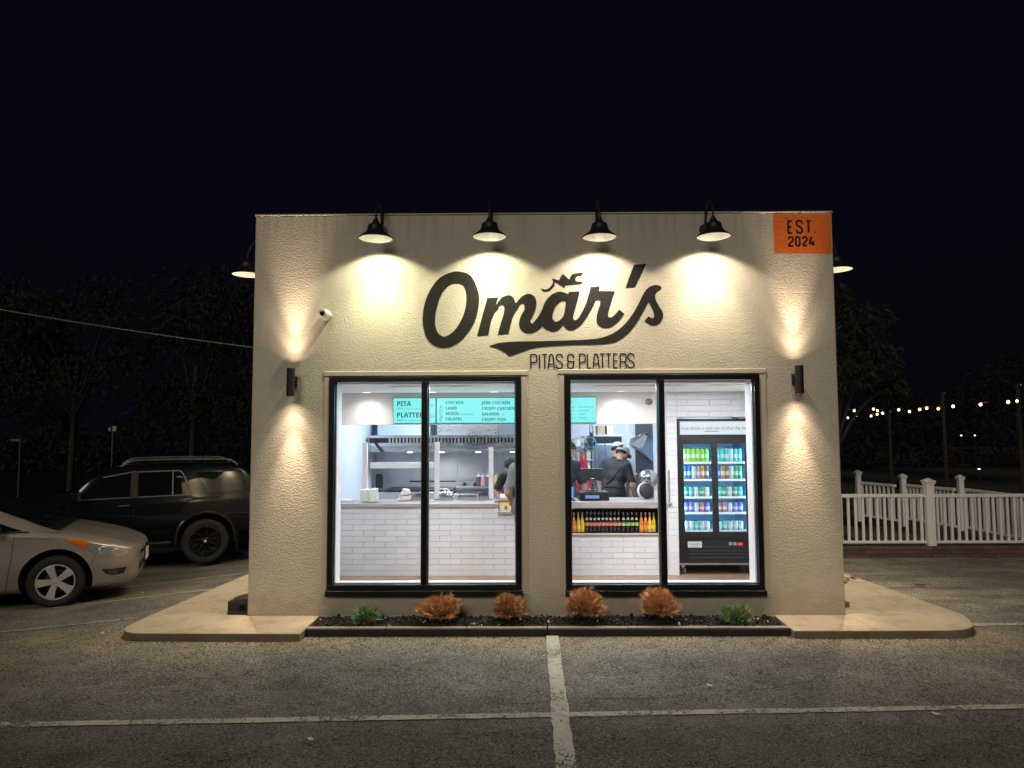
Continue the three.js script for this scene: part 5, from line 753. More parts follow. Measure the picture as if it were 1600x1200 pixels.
  part('upper_grille', skin(B, 'front', [[-0.42, 0.545], [0, 0.535], [0.42, 0.545]], [[-0.46, 0.59], [0, 0.592], [0.46, 0.59]], 0.004, 1, 18, 3), M.blackPlastic, t); part('badge', cyl(0.05, 0.05, 0.012, 0, 0, 0, 24).rotateZ(Math.PI / 2), chrome, t).position.set(B.nose(0, 0.575) + 0.008, 0.575, 0);
  const lg = part('lower_grille', skin(B, 'front', [[-0.5, 0.35], [0, 0.34], [0.5, 0.35]], [[-0.46, 0.455], [0, 0.46], [0.46, 0.455]], 0.003, 1, 18, 4), M.blackPlastic, t); for (let i = 0; i < 4; i++) part('grille_bar', skin(B, 'front', [[-0.46, 0.362 + 0.025 * i], [0.46, 0.362 + 0.025 * i]], [[-0.46, 0.371 + 0.025 * i], [0.46, 0.371 + 0.025 * i]], 0.012, 1, 16, 1), chrome, lg);
  part('number_plate', rbox(0.012, 0.15, 0.3, B.nose(0, 0.48) + 0.02, 0.485, 0, 0.004), std([0.75, 0.75, 0.72], 0.4), t);
}
{ // --- black estate 4x4 ---
  const gy = -0.472, t = thing('parked_suv', 'black four-wheel-drive car with roof rails and black wheels parked behind the silver saloon', 'suv', [-5.98 - 0.857 * 2.79, gy, -6.32 + 0.515 * 2.79], 208 * DEG);
  const paint = phys([0.006, 0.0065, 0.008], 0.25, 0, { clearcoat: 0.7, clearcoatRoughness: 0.02, specularIntensity: 0.4 });
  const B = carBody([[0.86, 0.52, 0.5, 0.62, 0.7, 0.88, 0.6, 0.96, 0.5, 1.0, 1.01], [0.76, 0.47, 0.74, 0.82, 0.7, 0.92, 0.79, 1.02, 0.68, 1.06, 1.07], [0.5, 0.46, 0.83, 0.92, 0.74, 0.96, 0.88, 1.07, 0.76, 1.11, 1.13], [0, 0.46, 0.85, 0.945, 0.76, 1.0, 0.905, 1.11, 0.78, 1.15, 1.18], [-0.5, 0.46, 0.85, 0.945, 0.76, 1.02, 0.905, 1.15, 0.78, 1.195, 1.22], [-0.64, 0.46, 0.85, 0.945, 0.76, 1.03, 0.905, 1.17, 0.775, 1.25, 1.28], [-1.0, 0.46, 0.85, 0.945, 0.76, 1.03, 0.9, 1.18, 0.81, 1.5, 1.56], [-1.3, 0.46, 0.85, 0.945, 0.76, 1.03, 0.9, 1.185, 0.79, 1.625, 1.69], [-1.7, 0.46, 0.85, 0.945, 0.76, 1.035, 0.9, 1.19, 0.785, 1.67, 1.74], [-2.4, 0.46, 0.85, 0.948, 0.76, 1.04, 0.9, 1.2, 0.78, 1.675, 1.75], [-3.0, 0.47, 0.85, 0.945, 0.76, 1.04, 0.895, 1.215, 0.775, 1.665, 1.74], [-3.4, 0.49, 0.84, 0.93, 0.78, 1.04, 0.88, 1.22, 0.765, 1.63, 1.70], [-3.6, 0.5, 0.82, 0.9, 0.78, 1.03, 0.85, 1.21, 0.75, 1.48, 1.53], [-3.72, 0.52, 0.78, 0.86, 0.78, 1.0, 0.8, 1.15, 0.66, 1.25, 1.28], [-3.76, 0.56, 0.7, 0.8, 0.78, 0.96, 0.74, 1.08, 0.6, 1.16, 1.18]]);
  const body = cutArches(B.geo, [[0, 0.42, 0.46, 0.9, 0.6], [0, 0.42, 0.46, -0.9, 0.6], [-2.79, 0.42, 0.46, 0.9, 0.6], [-2.79, 0.42, 0.46, -0.9, 0.6]], paint, wellMat); body.name = 'body'; body.castShadow = body.receiveShadow = true; t.add(body);
  const trim = std([0.03, 0.029, 0.028], 0.5), rail = std([0.2, 0.19, 0.18], 0.4, 0.6);
  for (const s of [1, -1]) {
    blackWheel(t, 0, 0.385, s * 0.82, s); blackWheel(t, -2.79, 0.385, s * 0.82, s);
    part('door_window', skin(B, 'side', [[-0.86, 1.2], [-1.6, 1.215]], [[-0.98, 1.33], [-1.2, 1.52], [-1.6, 1.605]], 0.004, s), tint, t); part('door_window', skin(B, 'side', [[-1.73, 1.215], [-2.24, 1.22]], [[-1.73, 1.61], [-2.24, 1.615]], 0.004, s), tint, t); part('quarter_pane', skin(B, 'side', [[-2.265, 1.222], [-2.52, 1.226]], [[-2.265, 1.614], [-2.36, 1.6]], 0.004, s), tint, t);
    part('window_divider', skin(B, 'side', [[-2.242, 1.22], [-2.262, 1.222]], [[-2.242, 1.616], [-2.262, 1.615]], 0.007, s, 2, 8), rail, t); part('pillar_trim', skin(B, 'side', [[-1.61, 1.2], [-1.72, 1.2]], [[-1.61, 1.62], [-1.72, 1.62]], 0.006, s, 3, 8), std([0.05, 0.045, 0.04], 0.35, 0.3), t);
    part('cargo_window', skin(B, 'side', [[-2.82, 1.24], [-3.42, 1.255]], [[-2.62, 1.6], [-3.36, 1.585]], 0.004, s), tint, t);
    part('window_frame', join([seam(B, [[-0.83, 1.19], [-2.55, 1.212]], s, 0.016), seam(B, [[-1.2, 1.545], [-1.62, 1.622], [-2.34, 1.628], [-2.4, 1.6], [-2.56, 1.21]], s, 0.02)]), rail, t);
    part('fender_flare', (() => { const g = new THREE.TorusGeometry(0.485, 0.034, 8, 36, Math.PI * 1.08).rotateZ(-0.12); return join([g.clone().scale(1, 1, 0.9).translate(0, 0.42, s * 0.925), g.clone().scale(1, 1, 0.9).translate(-2.79, 0.42, s * 0.925)]); })(), phys([0.008, 0.008, 0.009], 0.22, 0.1, { clearcoat: 0.8 }), t);
    part('door_seam', seam(B, [[-1.66, 1.2], [-1.66, 0.56]], s, 0.008), wellMat, t); part('door_seam', seam(B, [[-2.56, 1.2], [-2.46, 1.0], [-2.2, 0.72], [-2.15, 0.56]], s, 0.008), wellMat, t); part('door_seam', seam(B, [[-0.72, 1.15], [-0.72, 0.56]], s, 0.008), wellMat, t);
    part('lower_cladding', skin(B, 'side', [[-0.52, 0.5], [-2.28, 0.5]], [[-0.52, 0.66], [-2.28, 0.66]], 0.012, s, 20, 4), paint, t); part('side_crease', skin(B, 'side', [[-0.55, 0.675], [-2.3, 0.69]], [[-0.55, 0.70], [-2.3, 0.715]], 0.02, s, 20, 3), paint, t); part('step_bar', rod([-0.55, 0.4, s * 0.86], [-2.25, 0.4, s * 0.86], 0.035, 12), std([0.05, 0.05, 0.05], 0.3, 0.7), t);
    for (const x of [-1.52, -2.42]) { part('door_handle', rbox(0.16, 0.028, 0.03, x, 1.075, s * (B.side(x, 1.075) + 0.018), 0.01), x < -2 ? paint : chrome, t); }
    part('fuel_flap', join([seam(B, [[-1.34, 1.06], [-1.34, 1.13], [-1.42, 1.13]], s, 0.012)]), chrome, t);
    part('roof_rail', tube([[-1.45, 1.71, s * 0.66], [-1.6, 1.795, s * 0.66], [-1.9, 1.815, s * 0.66], [-2.9, 1.81, s * 0.66], [-3.2, 1.79, s * 0.66], [-3.32, 1.7, s * 0.66]], 0.02, 40, 8), rail, t);
    const mir = part('mirror', rbox(0.14, 0.19, 0.2, 0, 0, 0, 0.04, 3), paint, t); mir.position.set(-0.82, 1.25, s * 1.03); part('mirror_glass', rbox(0.008, 0.15, 0.16, 0, 0, 0, 0.003), chrome, t).position.set(-0.893, 1.25, s * 1.03);
    part('tail_light', skin(B, 'side', [[-3.5, 0.92], [-3.7, 0.92]], [[-3.5, 1.2], [-3.66, 1.18]], 0.006, s), phys([0.2, 0.01, 0.01], 0.15, 0, { clearcoat: 1 }), t); part('headlight', skin(B, 'side', [[0.5, 0.86], [0.78, 0.84]], [[0.48, 0.98], [0.78, 0.95]], 0.006, s), headGlass, t); part('mud_flap', rbox(0.012, 0.34, 0.24, -3.31, 0.38, s * 0.82, 0.004), M.rubber, t);
  }
  part('windscreen', skin(B, 'top', [[-0.66, -0.7], [-1.24, -0.62]], [[-0.66, 0.7], [-1.24, 0.62]], 0.004, 1, 14, 14), tint, t); part('rear_bumper', rbox(0.16, 0.2, 1.7, -3.74, 0.6, 0, 0.05), trim, t); part('front_bumper', rbox(0.16, 0.24, 1.5, 0.84, 0.6, 0, 0.05), trim, t);
  for (const x of [-1.8, -2.8]) part('roof_bar', tube([[x, 1.8, -0.66], [x, 1.825, -0.2], [x, 1.825, 0.2], [x, 1.8, 0.66]], 0.014, 12, 6), rail, t);
}

// ---------- people ----------
// A body is meshed from a field of tapered limbs joined smoothly. bones: [ax,ay,az, bx,by,bz, ra, rb, colour]
function fieldMesh(bones, lo, hi, cell, blend, scale = [1, 1, 1]) {
  const size = hi.map((v, i) => v - lo[i]), N = Math.ceil(Math.max(size[0] / cell, size[1] / cell / 1.6, size[2] / cell)) + 4, mc = new MarchingCubes(N, new THREE.MeshBasicMaterial(), false, false, 160000), half = N / 2, f = mc.field;
  const bn = bones.map(([ax, ay, az, bx, by, bz, ra, rb]) => { const dx = bx - ax, dy = by - ay, dz = bz - az; return [ax, ay, az, dx, dy, dz, Math.max(1e-9, dx * dx + dy * dy + dz * dz), ra, rb - ra]; });
  const dist = (b, x, y, z) => { const px = x - b[0], py = y - b[1], pz = z - b[2], t = clamp((px * b[3] + py * b[4] + pz * b[5]) / b[6], 0, 1); const ex = px - t * b[3], ey = py - t * b[4], ez = pz - t * b[5]; return Math.sqrt(ex * ex + ey * ey + ez * ez) - (b[7] + t * b[8]); };
  const at = (i, c) => lo[c] + ((i - 1) / (N - 3)) * size[c];
  mc.isolation = 0;
  for (let k = 0; k < N; k++) for (let j = 0; j < N; j++) for (let i = 0; i < N; i++) {
    const x = at(i, 0), y = at(j, 1), z = at(k, 2); let d = 9; for (const b of bn) { const e = dist(b, x, y, z), h = Math.max(blend - Math.abs(d - e), 0) / blend; d = Math.min(d, e) - h * h * blend * 0.25; }
    f[i + j * N + k * N * N] = -d;
  }
  mc.update();
  const n = mc.count, pos = new Float32Array(n * 3); for (let i = 0; i < n; i++) for (let c = 0; c < 3; c++) pos[3 * i + c] = lo[c] + ((mc.positionArray[3 * i + c] * half + half - 1) / (N - 3)) * size[c];
  let g = new THREE.BufferGeometry(); g.setAttribute('position', new THREE.BufferAttribute(pos, 3)); g = mergeVertices(g, 1e-5); g.computeVertexNormals();
  const p = g.attributes.position, col = new Float32Array(p.count * 3); for (let i = 0; i < p.count; i++) { let m = 9, c = 0; bn.forEach((b, q) => { const e = dist(b, p.getX(i), p.getY(i), p.getZ(i)); if (e < m) { m = e; c = q; } }); col.set(bones[c][8], 3 * i); }
  g.setAttribute('color', new THREE.BufferAttribute(col, 3)); g.setAttribute('uv', new THREE.BufferAttribute(new Float32Array(p.count * 2), 2)); return g;
}
const SKIN = [0.42, 0.25, 0.17], personMat = std([1, 1, 1], 0.75, 0, { vertexColors: true });
// o: shirt, pants, skin colours; lean (forward, radians); arms: [[elbow, hand], [elbow, hand]] in the person's own axes (facing +z); nod; k height scale
function person(label, pos, turn, o) {
  const t = thing('person', label, 'person', pos, turn), k = o.k ?? 1, S = o.shirt, P = o.pants, C = o.skin ?? SKIN, L = o.lean ?? 0, hip = [0, 0.93, 0];
  const up = (x, y, z) => { const dy = y - hip[1], c = Math.cos(L), s = Math.sin(L); return [x, hip[1] + dy * c - z * s, dy * s + z * c]; };
  const nod = o.nod ?? 0, neck = up(0, 1.47, 0), head = (x, y, z) => { const c = Math.cos(nod + L * 0.5), s = Math.sin(nod + L * 0.5); return [neck[0] + x, neck[1] + y * c - z * s, neck[2] + y * s + z * c]; };
  const B = [], bone = (a, b, ra, rb, c) => B.push([...a, ...b, ra, rb, c]);
  bone(up(-0.07, 0.95, 0), up(0.07, 0.95, 0), 0.125, 0.125, P); bone(up(-0.04, 1.05, 0), up(0.04, 1.05, 0), 0.125, 0.125, S); bone(up(-0.06, 1.22, 0), up(0.06, 1.22, 0), 0.125, 0.125, S); bone(up(-0.11, 1.36, -0.01), up(0.11, 1.36, -0.01), 0.095, 0.095, S);
  bone(up(-0.15, 1.41, -0.01), up(-0.02, 1.44, -0.01), 0.06, 0.06, S); bone(up(0.15, 1.41, -0.01), up(0.02, 1.44, -0.01), 0.06, 0.06, S); bone(up(0, 1.42, 0), head(0, 0.06, 0.01), 0.056, 0.052, C);
  for (const s of [-1, 1]) { bone([s * 0.09, 0.92, 0], [s * 0.1, 0.5, 0.02], 0.088, 0.06, P); bone([s * 0.1, 0.5, 0.02], [s * 0.105, 0.1, -0.02], 0.06, 0.048, P); bone([s * 0.105, 0.055, -0.035], [s * 0.12, 0.035, 0.15], 0.05, 0.036, o.shoes ?? [0.02, 0.02, 0.02]); }
  const hands = [];
  [-1, 1].forEach((s, i) => { const sh = up(s * 0.185, 1.40, -0.01), [e, h] = o.arms?.[i] ?? [up(s * 0.25, 1.13, -0.01), up(s * 0.24, 0.9, 0.06)], mid = sh.map((v, c) => v + (e[c] - v) * 0.72); bone(sh, mid, 0.062, 0.056, S); bone(mid, e, 0.046, 0.041, C); bone(e, h, 0.042, 0.028, C); hands.push([e, h, s]); });
  bone(head(0, 0.14, 0.0), head(0, 0.2, -0.012), 0.083, 0.093, C); bone(head(0, 0.085, 0.045), head(0, 0.12, 0.03), 0.05, 0.065, C); bone(head(0, 0.14, 0.095), head(0, 0.115, 0.112), 0.012, 0.015, C); for (const s of [-1, 1]) bone(head(s * 0.088, 0.15, -0.01), head(s * 0.09, 0.12, -0.012), 0.018, 0.012, C);
  const xs = B.flatMap((b) => [b[0], b[3]]), ys = B.flatMap((b) => [b[1], b[4]]), zs = B.flatMap((b) => [b[2], b[5]]), m = 0.13, lo = [Math.min(...xs) - m, -0.02, Math.min(...zs) - m], hi = [Math.max(...xs) + m, Math.max(...ys) + m, Math.max(...zs) + m];
  const list = [fieldMesh(B, lo, hi, 0.0135, 0.05)];
  for (const [e, h, s] of hands) { // palm, four fingers of different lengths and a thumb
    const d = V3(h[0] - e[0], h[1] - e[1], h[2] - e[2]).normalize(), side = V3(1, 0, 0).cross(d).length() > 0.3 ? V3(1, 0, 0) : V3(0, 0, 1), n = d.clone().cross(side).normalize(), w = n.clone().cross(d).normalize(), P3 = (a, b, c) => [h[0] + d.x * a + w.x * b + n.x * c, h[1] + d.y * a + w.y * b + n.y * c, h[2] + d.z * a + w.z * b + n.z * c], F = [];
    F.push([...P3(-0.02, 0, 0), ...P3(0.02, 0, 0), 0.027, 0.026, C]); F.push([...P3(0.03, -0.024, 0), ...P3(0.07, -0.026, 0), 0.016, 0.014, C]); F.push([...P3(0.03, 0.024, 0), ...P3(0.07, 0.026, 0), 0.016, 0.014, C]); F.push([...P3(0.03, 0, 0), ...P3(0.075, 0, 0), 0.017, 0.015, C]);
    [[-0.031, 0.026], [-0.0105, 0.034], [0.0105, 0.032], [0.031, 0.022]].forEach(([b, l]) => { F.push([...P3(0.08, b, 0), ...P3(0.08 + l, b * 1.05, 0.008), 0.0088, 0.0085, C]); F.push([...P3(0.08 + l, b * 1.05, 0.008), ...P3(0.08 + l * 1.7, b * 1.02, 0.028), 0.0085, 0.0075, C]); });
    F.push([...P3(0.015, s * 0.028, 0.008), ...P3(0.05, s * 0.052, 0.02), 0.013, 0.011, C]); F.push([...P3(0.05, s * 0.052, 0.02), ...P3(0.078, s * 0.05, 0.032), 0.011, 0.0085, C]);
    const fx = F.flatMap((b) => [b[0], b[3]]), fy = F.flatMap((b) => [b[1], b[4]]), fz = F.flatMap((b) => [b[2], b[5]]), q = 0.04; list.push(fieldMesh(F, [Math.min(...fx) - q, Math.min(...fy) - q, Math.min(...fz) - q], [Math.max(...fx) + q, Math.max(...fy) + q, Math.max(...fz) + q], 0.0045, 0.012));
  }
  const body = part('body', mergeGeometries(list), personMat, t);
  const hp = head(0, 0.178, -0.022), hr = nod + L * 0.5;
  const hairGeo = new THREE.SphereGeometry(0.124, 24, 18, 0, Math.PI * 2, 0, Math.PI * 0.64), hq = hairGeo.attributes.position, hn = tileNoise(33, 24, 24); for (let i = 0; i < hq.count; i++) { const z = hq.getZ(i), y = hq.getY(i), q = 1 + 0.04 * (hn((hq.getX(i) * 3 + 2) % 1, (z * 3 + 2) % 1) - 0.5); hq.setXYZ(i, hq.getX(i) * 0.9 * q, (z > 0.045 && y < 0.06 ? 0.06 + (y - 0.06) * 0.15 : y) * q, z * 1.06 * q); } hairGeo.computeVertexNormals();
  const hair = part('hair', hairGeo, std(o.hair ?? [0.012, 0.01, 0.009], 0.7), t); hair.position.set(...hp); hair.rotation.x = hr; if (o.cap) hair.scale.setScalar(0.86);
  for (const s of [-1, 1]) { const e = part('eye', new THREE.SphereGeometry(0.011, 12, 8), std([0.03, 0.02, 0.015], 0.2), t); e.position.set(...head(s * 0.032, 0.15, 0.083)); }
  if (o.cap) {
    const c = part('cap', (() => { const g = new THREE.SphereGeometry(0.12, 28, 16, 0, Math.PI * 2, 0, Math.PI / 2); g.scale(0.92, 0.95, 1.06); return join([g, lathe([[0.1095, 0], [0.111, -0.03]], 28).scale(1, 1, 1.14)]); })(), std(o.cap, 0.85, 0, { side: THREE.DoubleSide }), t); c.position.set(...head(0, 0.2, -0.01)); c.rotation.x = hr + (o.capTilt ?? 0);
    const br = new THREE.ExtrudeGeometry((() => { const s = new THREE.Shape(); s.absarc(0, 0, 0.1, 0.12, Math.PI - 0.12); s.quadraticCurveTo(0, 0.07, 0.099, 0.012); return s; })(), { depth: 0.006, bevelEnabled: false, curveSegments: 20 }).scale(0.9, 1, 1).rotateX(Math.PI / 2).translate(0, -0.012, 0.07).rotateY(o.brim ?? 0); part('cap_brim', br, std(o.brimColor ?? o.cap.map((v) => v * 0.5), 0.85), c);
    if (o.capBack) { const bk = new THREE.SphereGeometry(0.1215, 16, 12, Math.PI * 0.9, Math.PI * 0.75, 0.5, Math.PI / 2 - 0.5); bk.scale(0.92, 0.95, 1.06); part('cap_panel', bk, std(o.capBack, 0.9, 0, { side: THREE.DoubleSide }), c); }
  }
  if (o.apron) { const a = part('apron_strap', [tube([up(-0.16, 1.0, 0.08), up(-0.13, 1.03, -0.11), up(0.13, 1.03, -0.11), up(0.16, 1.0, 0.08)], 0.012, 20, 6), tube([up(-0.05, 1.45, -0.06), up(-0.09, 1.3, -0.115), up(0.1, 1.05, -0.13)], 0.01, 16, 6)], std(o.apron, 0.9), t); }
  t.scale.setScalar(k); return t;
}
const NAVY = [0.022, 0.028, 0.042], BLACK = [0.014, 0.014, 0.016], JEANS = [0.12, 0.16, 0.24];
// customer at the low ledge, seen from behind, left arm resting on it
person('person in a grey t-shirt and jeans at the low counter ledge, back turned', [0.121 , 0, -1.53], Math.PI - 0.12, { shirt: [0.17, 0.19, 0.185], pants: JEANS, lean: 0.1, nod: 0.35, k: 0.97, arms: [[[-0.27, 1.12, 0.1], [-0.22, 0.9, 0.34]], [[0.26, 1.1, 0.06], [0.215, 0.875, 0.27]]] });
person('dark-haired person in a black shirt bending behind the counter beyond the customer', [0.05, 0, -3.2], -0.25, { shirt: BLACK, pants: BLACK, lean: 0.95, nod: 0.3, k: 0.98, arms: [[[-0.27, 0.98, 0.42], [-0.12, 0.84, 0.56]], [[0.27, 0.98, 0.42], [0.12, 0.84, 0.56]]] });
person('person in a dark blue shirt half hidden at the left edge of the right window', [0.605, 0, -2.95], 0.5, { shirt: [0.03, 0.035, 0.06], pants: BLACK, lean: 0.3, nod: 0.2, k: 0.97, arms: [[[-0.26, 1.06, 0.2], [-0.1, 0.92, 0.4]], [[0.3, 1.06, 0.16], [0.24, 0.86, 0.28]]] });
person('person in a pale grey cap and navy shirt, the farther of two at the stove', [1.485, -0.02, -4.1], Math.PI - 0.5, { shirt: NAVY, pants: BLACK, lean: 0.32, nod: 0.4, k: 0.96, cap: [0.4, 0.39, 0.36], brimColor: [0.1, 0.1, 0.1], capTilt: 0.05 });
person('person in a grey and black cap reaching towards the steel bowl, nearer of two', [1.429, 0, -3.55], Math.PI - 0.75, { shirt: BLACK, pants: BLACK, lean: 0.3, nod: 0.5, k: 0.93, cap: [0.42, 0.4, 0.37], brimColor: [0.2, 0.19, 0.18], capBack: [0.03, 0.03, 0.035], brim: -0.4, apron: [0.03, 0.03, 0.035], arms: [[[-0.29, 1.08, 0.12], [-0.24, 0.84, 0.24]], [[0.24, 1.16, 0.3], [0.08, 1.2, 0.58]]] });

// ---------- planting bed ----------
{
  const edge = std([0.022, 0.02, 0.018], 0.8, 0, { bumpMap: fineBump, bumpScale: 0.002 }), cap = std([0.25, 0.235, 0.2], 0.85, 0, { map: concreteTone });
  [[-1.965, 0.262, 'left length of black edging with a grey top in front of the planting bed'], [0.27, 2.49, 'right length of black edging with a grey top in front of the planting bed']].forEach(([a, b, l]) => {
    const t = thing('bed_edging', l, 'garden edging', [a, 0, 0.47], 0); const n = 3, w = (b - a) / n; for (let i = 0; i < n; i++) { part('block', worldUV(rbox(w - 0.004, 0.22, 0.075, (i + 0.5) * w, -0.115, -0.012 - 0.002 * (i % 2), 0.006)), edge, t); part('top_strip', worldUV(rbox(w - 0.004, 0.012, 0.068, (i + 0.5) * w, 0.0, -0.015 - 0.002 * (i % 2), 0.004)), cap, t); }
  });
  structure('bed_soil', worldUV(slab(-1.97, 2.5, -0.2, -0.028, 0.001, 0.42)), std([0.012, 0.009, 0.007], 1));
  const r = rng(101), chip = new THREE.BoxGeometry(0.032, 0.006, 0.012), im = new THREE.InstancedMesh(chip, std([1, 1, 1], 0.95), 5200), m = new THREE.Matrix4(), q = new THREE.Quaternion(), e = new THREE.Euler();
  for (let i = 0; i < 5200; i++) { const s = 0.5 + r() * 1.1; e.set((r() - 0.5) * 1.4, r() * 6.3, (r() - 0.5) * 1.4); m.compose(V3(-1.95 + 4.43 * r(), -0.03 + 0.028 * r(), 0.01 + 0.41 * r()), q.setFromEuler(e), V3(s, s, s)); im.setMatrixAt(i, m); const k = r(), c = k > 0.985 ? 0.4 : 0.008 + 0.03 * r() * r(); im.setColorAt(i, lin(c * 1.1, c * 0.9, c * 0.75)); }
  im.name = 'mulch'; im.userData = { kind: 'stuff', label: 'dark bark mulch covering the bed under the windows', category: 'mulch' }; im.castShadow = im.receiveShadow = true; scene.add(im);
}
function leafCloud(n, seed, spawn, shape) { // many small bent sprays; spawn gives position, direction and size
  const r = rng(seed), pos = [], col = [], nrm = [];
  const a = V3(), b = V3(), up = V3(0, 1, 0);
  for (let i = 0; i < n; i++) {
    const { p, d, s, c } = spawn(r, i); a.copy(d).cross(up); if (a.lengthSq() < 0.01) a.set(1, 0, 0); a.normalize().applyAxisAngle(d, r() * 6.3); b.copy(a).cross(d).normalize();
    for (const [u0, v0, u1, v1, u2, v2, w] of shape) for (const [u, v] of [[u0, v0], [u1, v1], [u2, v2]]) { const bend = w * v * v; pos.push(p.x + s * (a.x * u + d.x * v + b.x * bend), p.y + s * (a.y * u + d.y * v + b.y * bend), p.z + s * (a.z * u + d.z * v + b.z * bend)); col.push(...c); }
  }
  const g = new THREE.BufferGeometry(); g.setAttribute('position', new THREE.Float32BufferAttribute(pos, 3)); g.setAttribute('color', new THREE.Float32BufferAttribute(col, 3)); g.computeVertexNormals(); g.setAttribute('uv', new THREE.BufferAttribute(new Float32Array((pos.length / 3) * 2), 2)); return g;
}
const leafMat = phys([1, 1, 1], 0.85, 0, { vertexColors: true, side: THREE.DoubleSide });
const SPRAY = [[-0.12, 0, 0.12, 0, 0, 1, 0.25], [-0.05, 0.25, -0.02, 0.4, -0.42, 0.85, 0.2], [0.05, 0.25, 0.02, 0.4, 0.42, 0.85, 0.2], [-0.04, 0.5, 0.04, 0.5, -0.22, 1.0, 0.3], [0.04, 0.5, -0.04, 0.5, 0.22, 1.0, 0.3]];
function shrub(label, x, z, rx, ry, seed, tone, n, loose) {
  const t = thing('shrub', label, 'shrub', [x, -0.03, z], 0), lump = tileNoise(seed + 7, 7, 5), dir = V3();
  const radius = (d) => 0.82 + 0.36 * lump((Math.atan2(d.z, d.x) / 6.2832 + 1) % 1, clamp(d.y * 0.45 + 0.5, 0, 0.999));
  part('foliage', leafCloud(n, seed, (r) => {
    const th = r() * 6.2832, y = (loose ? -0.5 : -0.22) + (loose ? 1.5 : 1.22) * r(), q = Math.sqrt(Math.max(0, 1 - y * y)); dir.set(q * Math.cos(th), y, q * Math.sin(th)); const k = radius(dir) * (0.62 + 0.38 * Math.pow(r(), 0.5));
    const p = V3(dir.x * rx * k, ry * (0.62 + 0.62 * dir.y * k), dir.z * rx * k); if (p.y < 0.015) p.y = 0.015 + 0.03 * r();
    return { p, d: dir.clone().add(V3((r() - 0.5) * 0.9, 0.35 + 0.3 * r(), (r() - 0.5) * 0.9)).normalize(), s: (0.032 + 0.075 * r() * r()) * (loose ? 1.1 : 1), c: tone(r, clamp(0.5 + 0.5 * dir.y, 0, 1), lump(r(), r())) };
  }, SPRAY), leafMat, t);
  const st = []; const r = rng(seed + 3); for (let i = 0; i < 9; i++) { const a = r() * 6.3, k = 0.5 + 0.3 * r(); st.push(tube([[0.01 * Math.cos(a), -0.02, 0.01 * Math.sin(a)], [rx * 0.3 * k * Math.cos(a), ry * 0.35, rx * 0.3 * k * Math.sin(a)], [rx * k * Math.cos(a), ry * (0.6 + 0.4 * r()), rx * k * Math.sin(a)]], 0.006, 8, 5)); } part('stem', st, std([0.05, 0.03, 0.02], 0.9), t);
}
const brown = (r, h) => { const k = 0.75 + 0.5 * r(), q = r(); return [0.54 * k, (0.23 + 0.08 * q) * k, (0.09 + 0.06 * q) * k]; }, green = (r, h) => { const k = 0.7 + 0.6 * r(), g = r() > 0.8; return g ? [0.34 * k, 0.26 * k, 0.07 * k] : [0.11 * k, 0.25 * k, 0.11 * k]; };
const bedX = (px) => -0.063 + (px - 800) * 0.006226;
shrub('small green shrub at the left end of the bed under the left window', bedX(575), 0.25, 0.085, 0.105, 201, green, 420, 1);
shrub('wide brown dried-out shrub left of the middle of the left window, widest of the four', bedX(690), 0.24, 0.165, 0.185, 202, brown, 1300);
shrub('brown dried-out shrub with bare dark stems at the right end of the left window', bedX(794), 0.23, 0.122, 0.195, 203, (r, h) => brown(r, h).map((v) => v * 0.8), 900);
shrub('tall rounded brown shrub at the left end of the right window', bedX(914), 0.24, 0.14, 0.235, 204, brown, 1250);
shrub('round brown shrub in front of the bar of the right window', bedX(1026), 0.24, 0.148, 0.225, 205, brown, 1250);
shrub('small green and yellow shrub at the right end of the bed', bedX(1143), 0.25, 0.115, 0.1, 206, green, 480, 1);

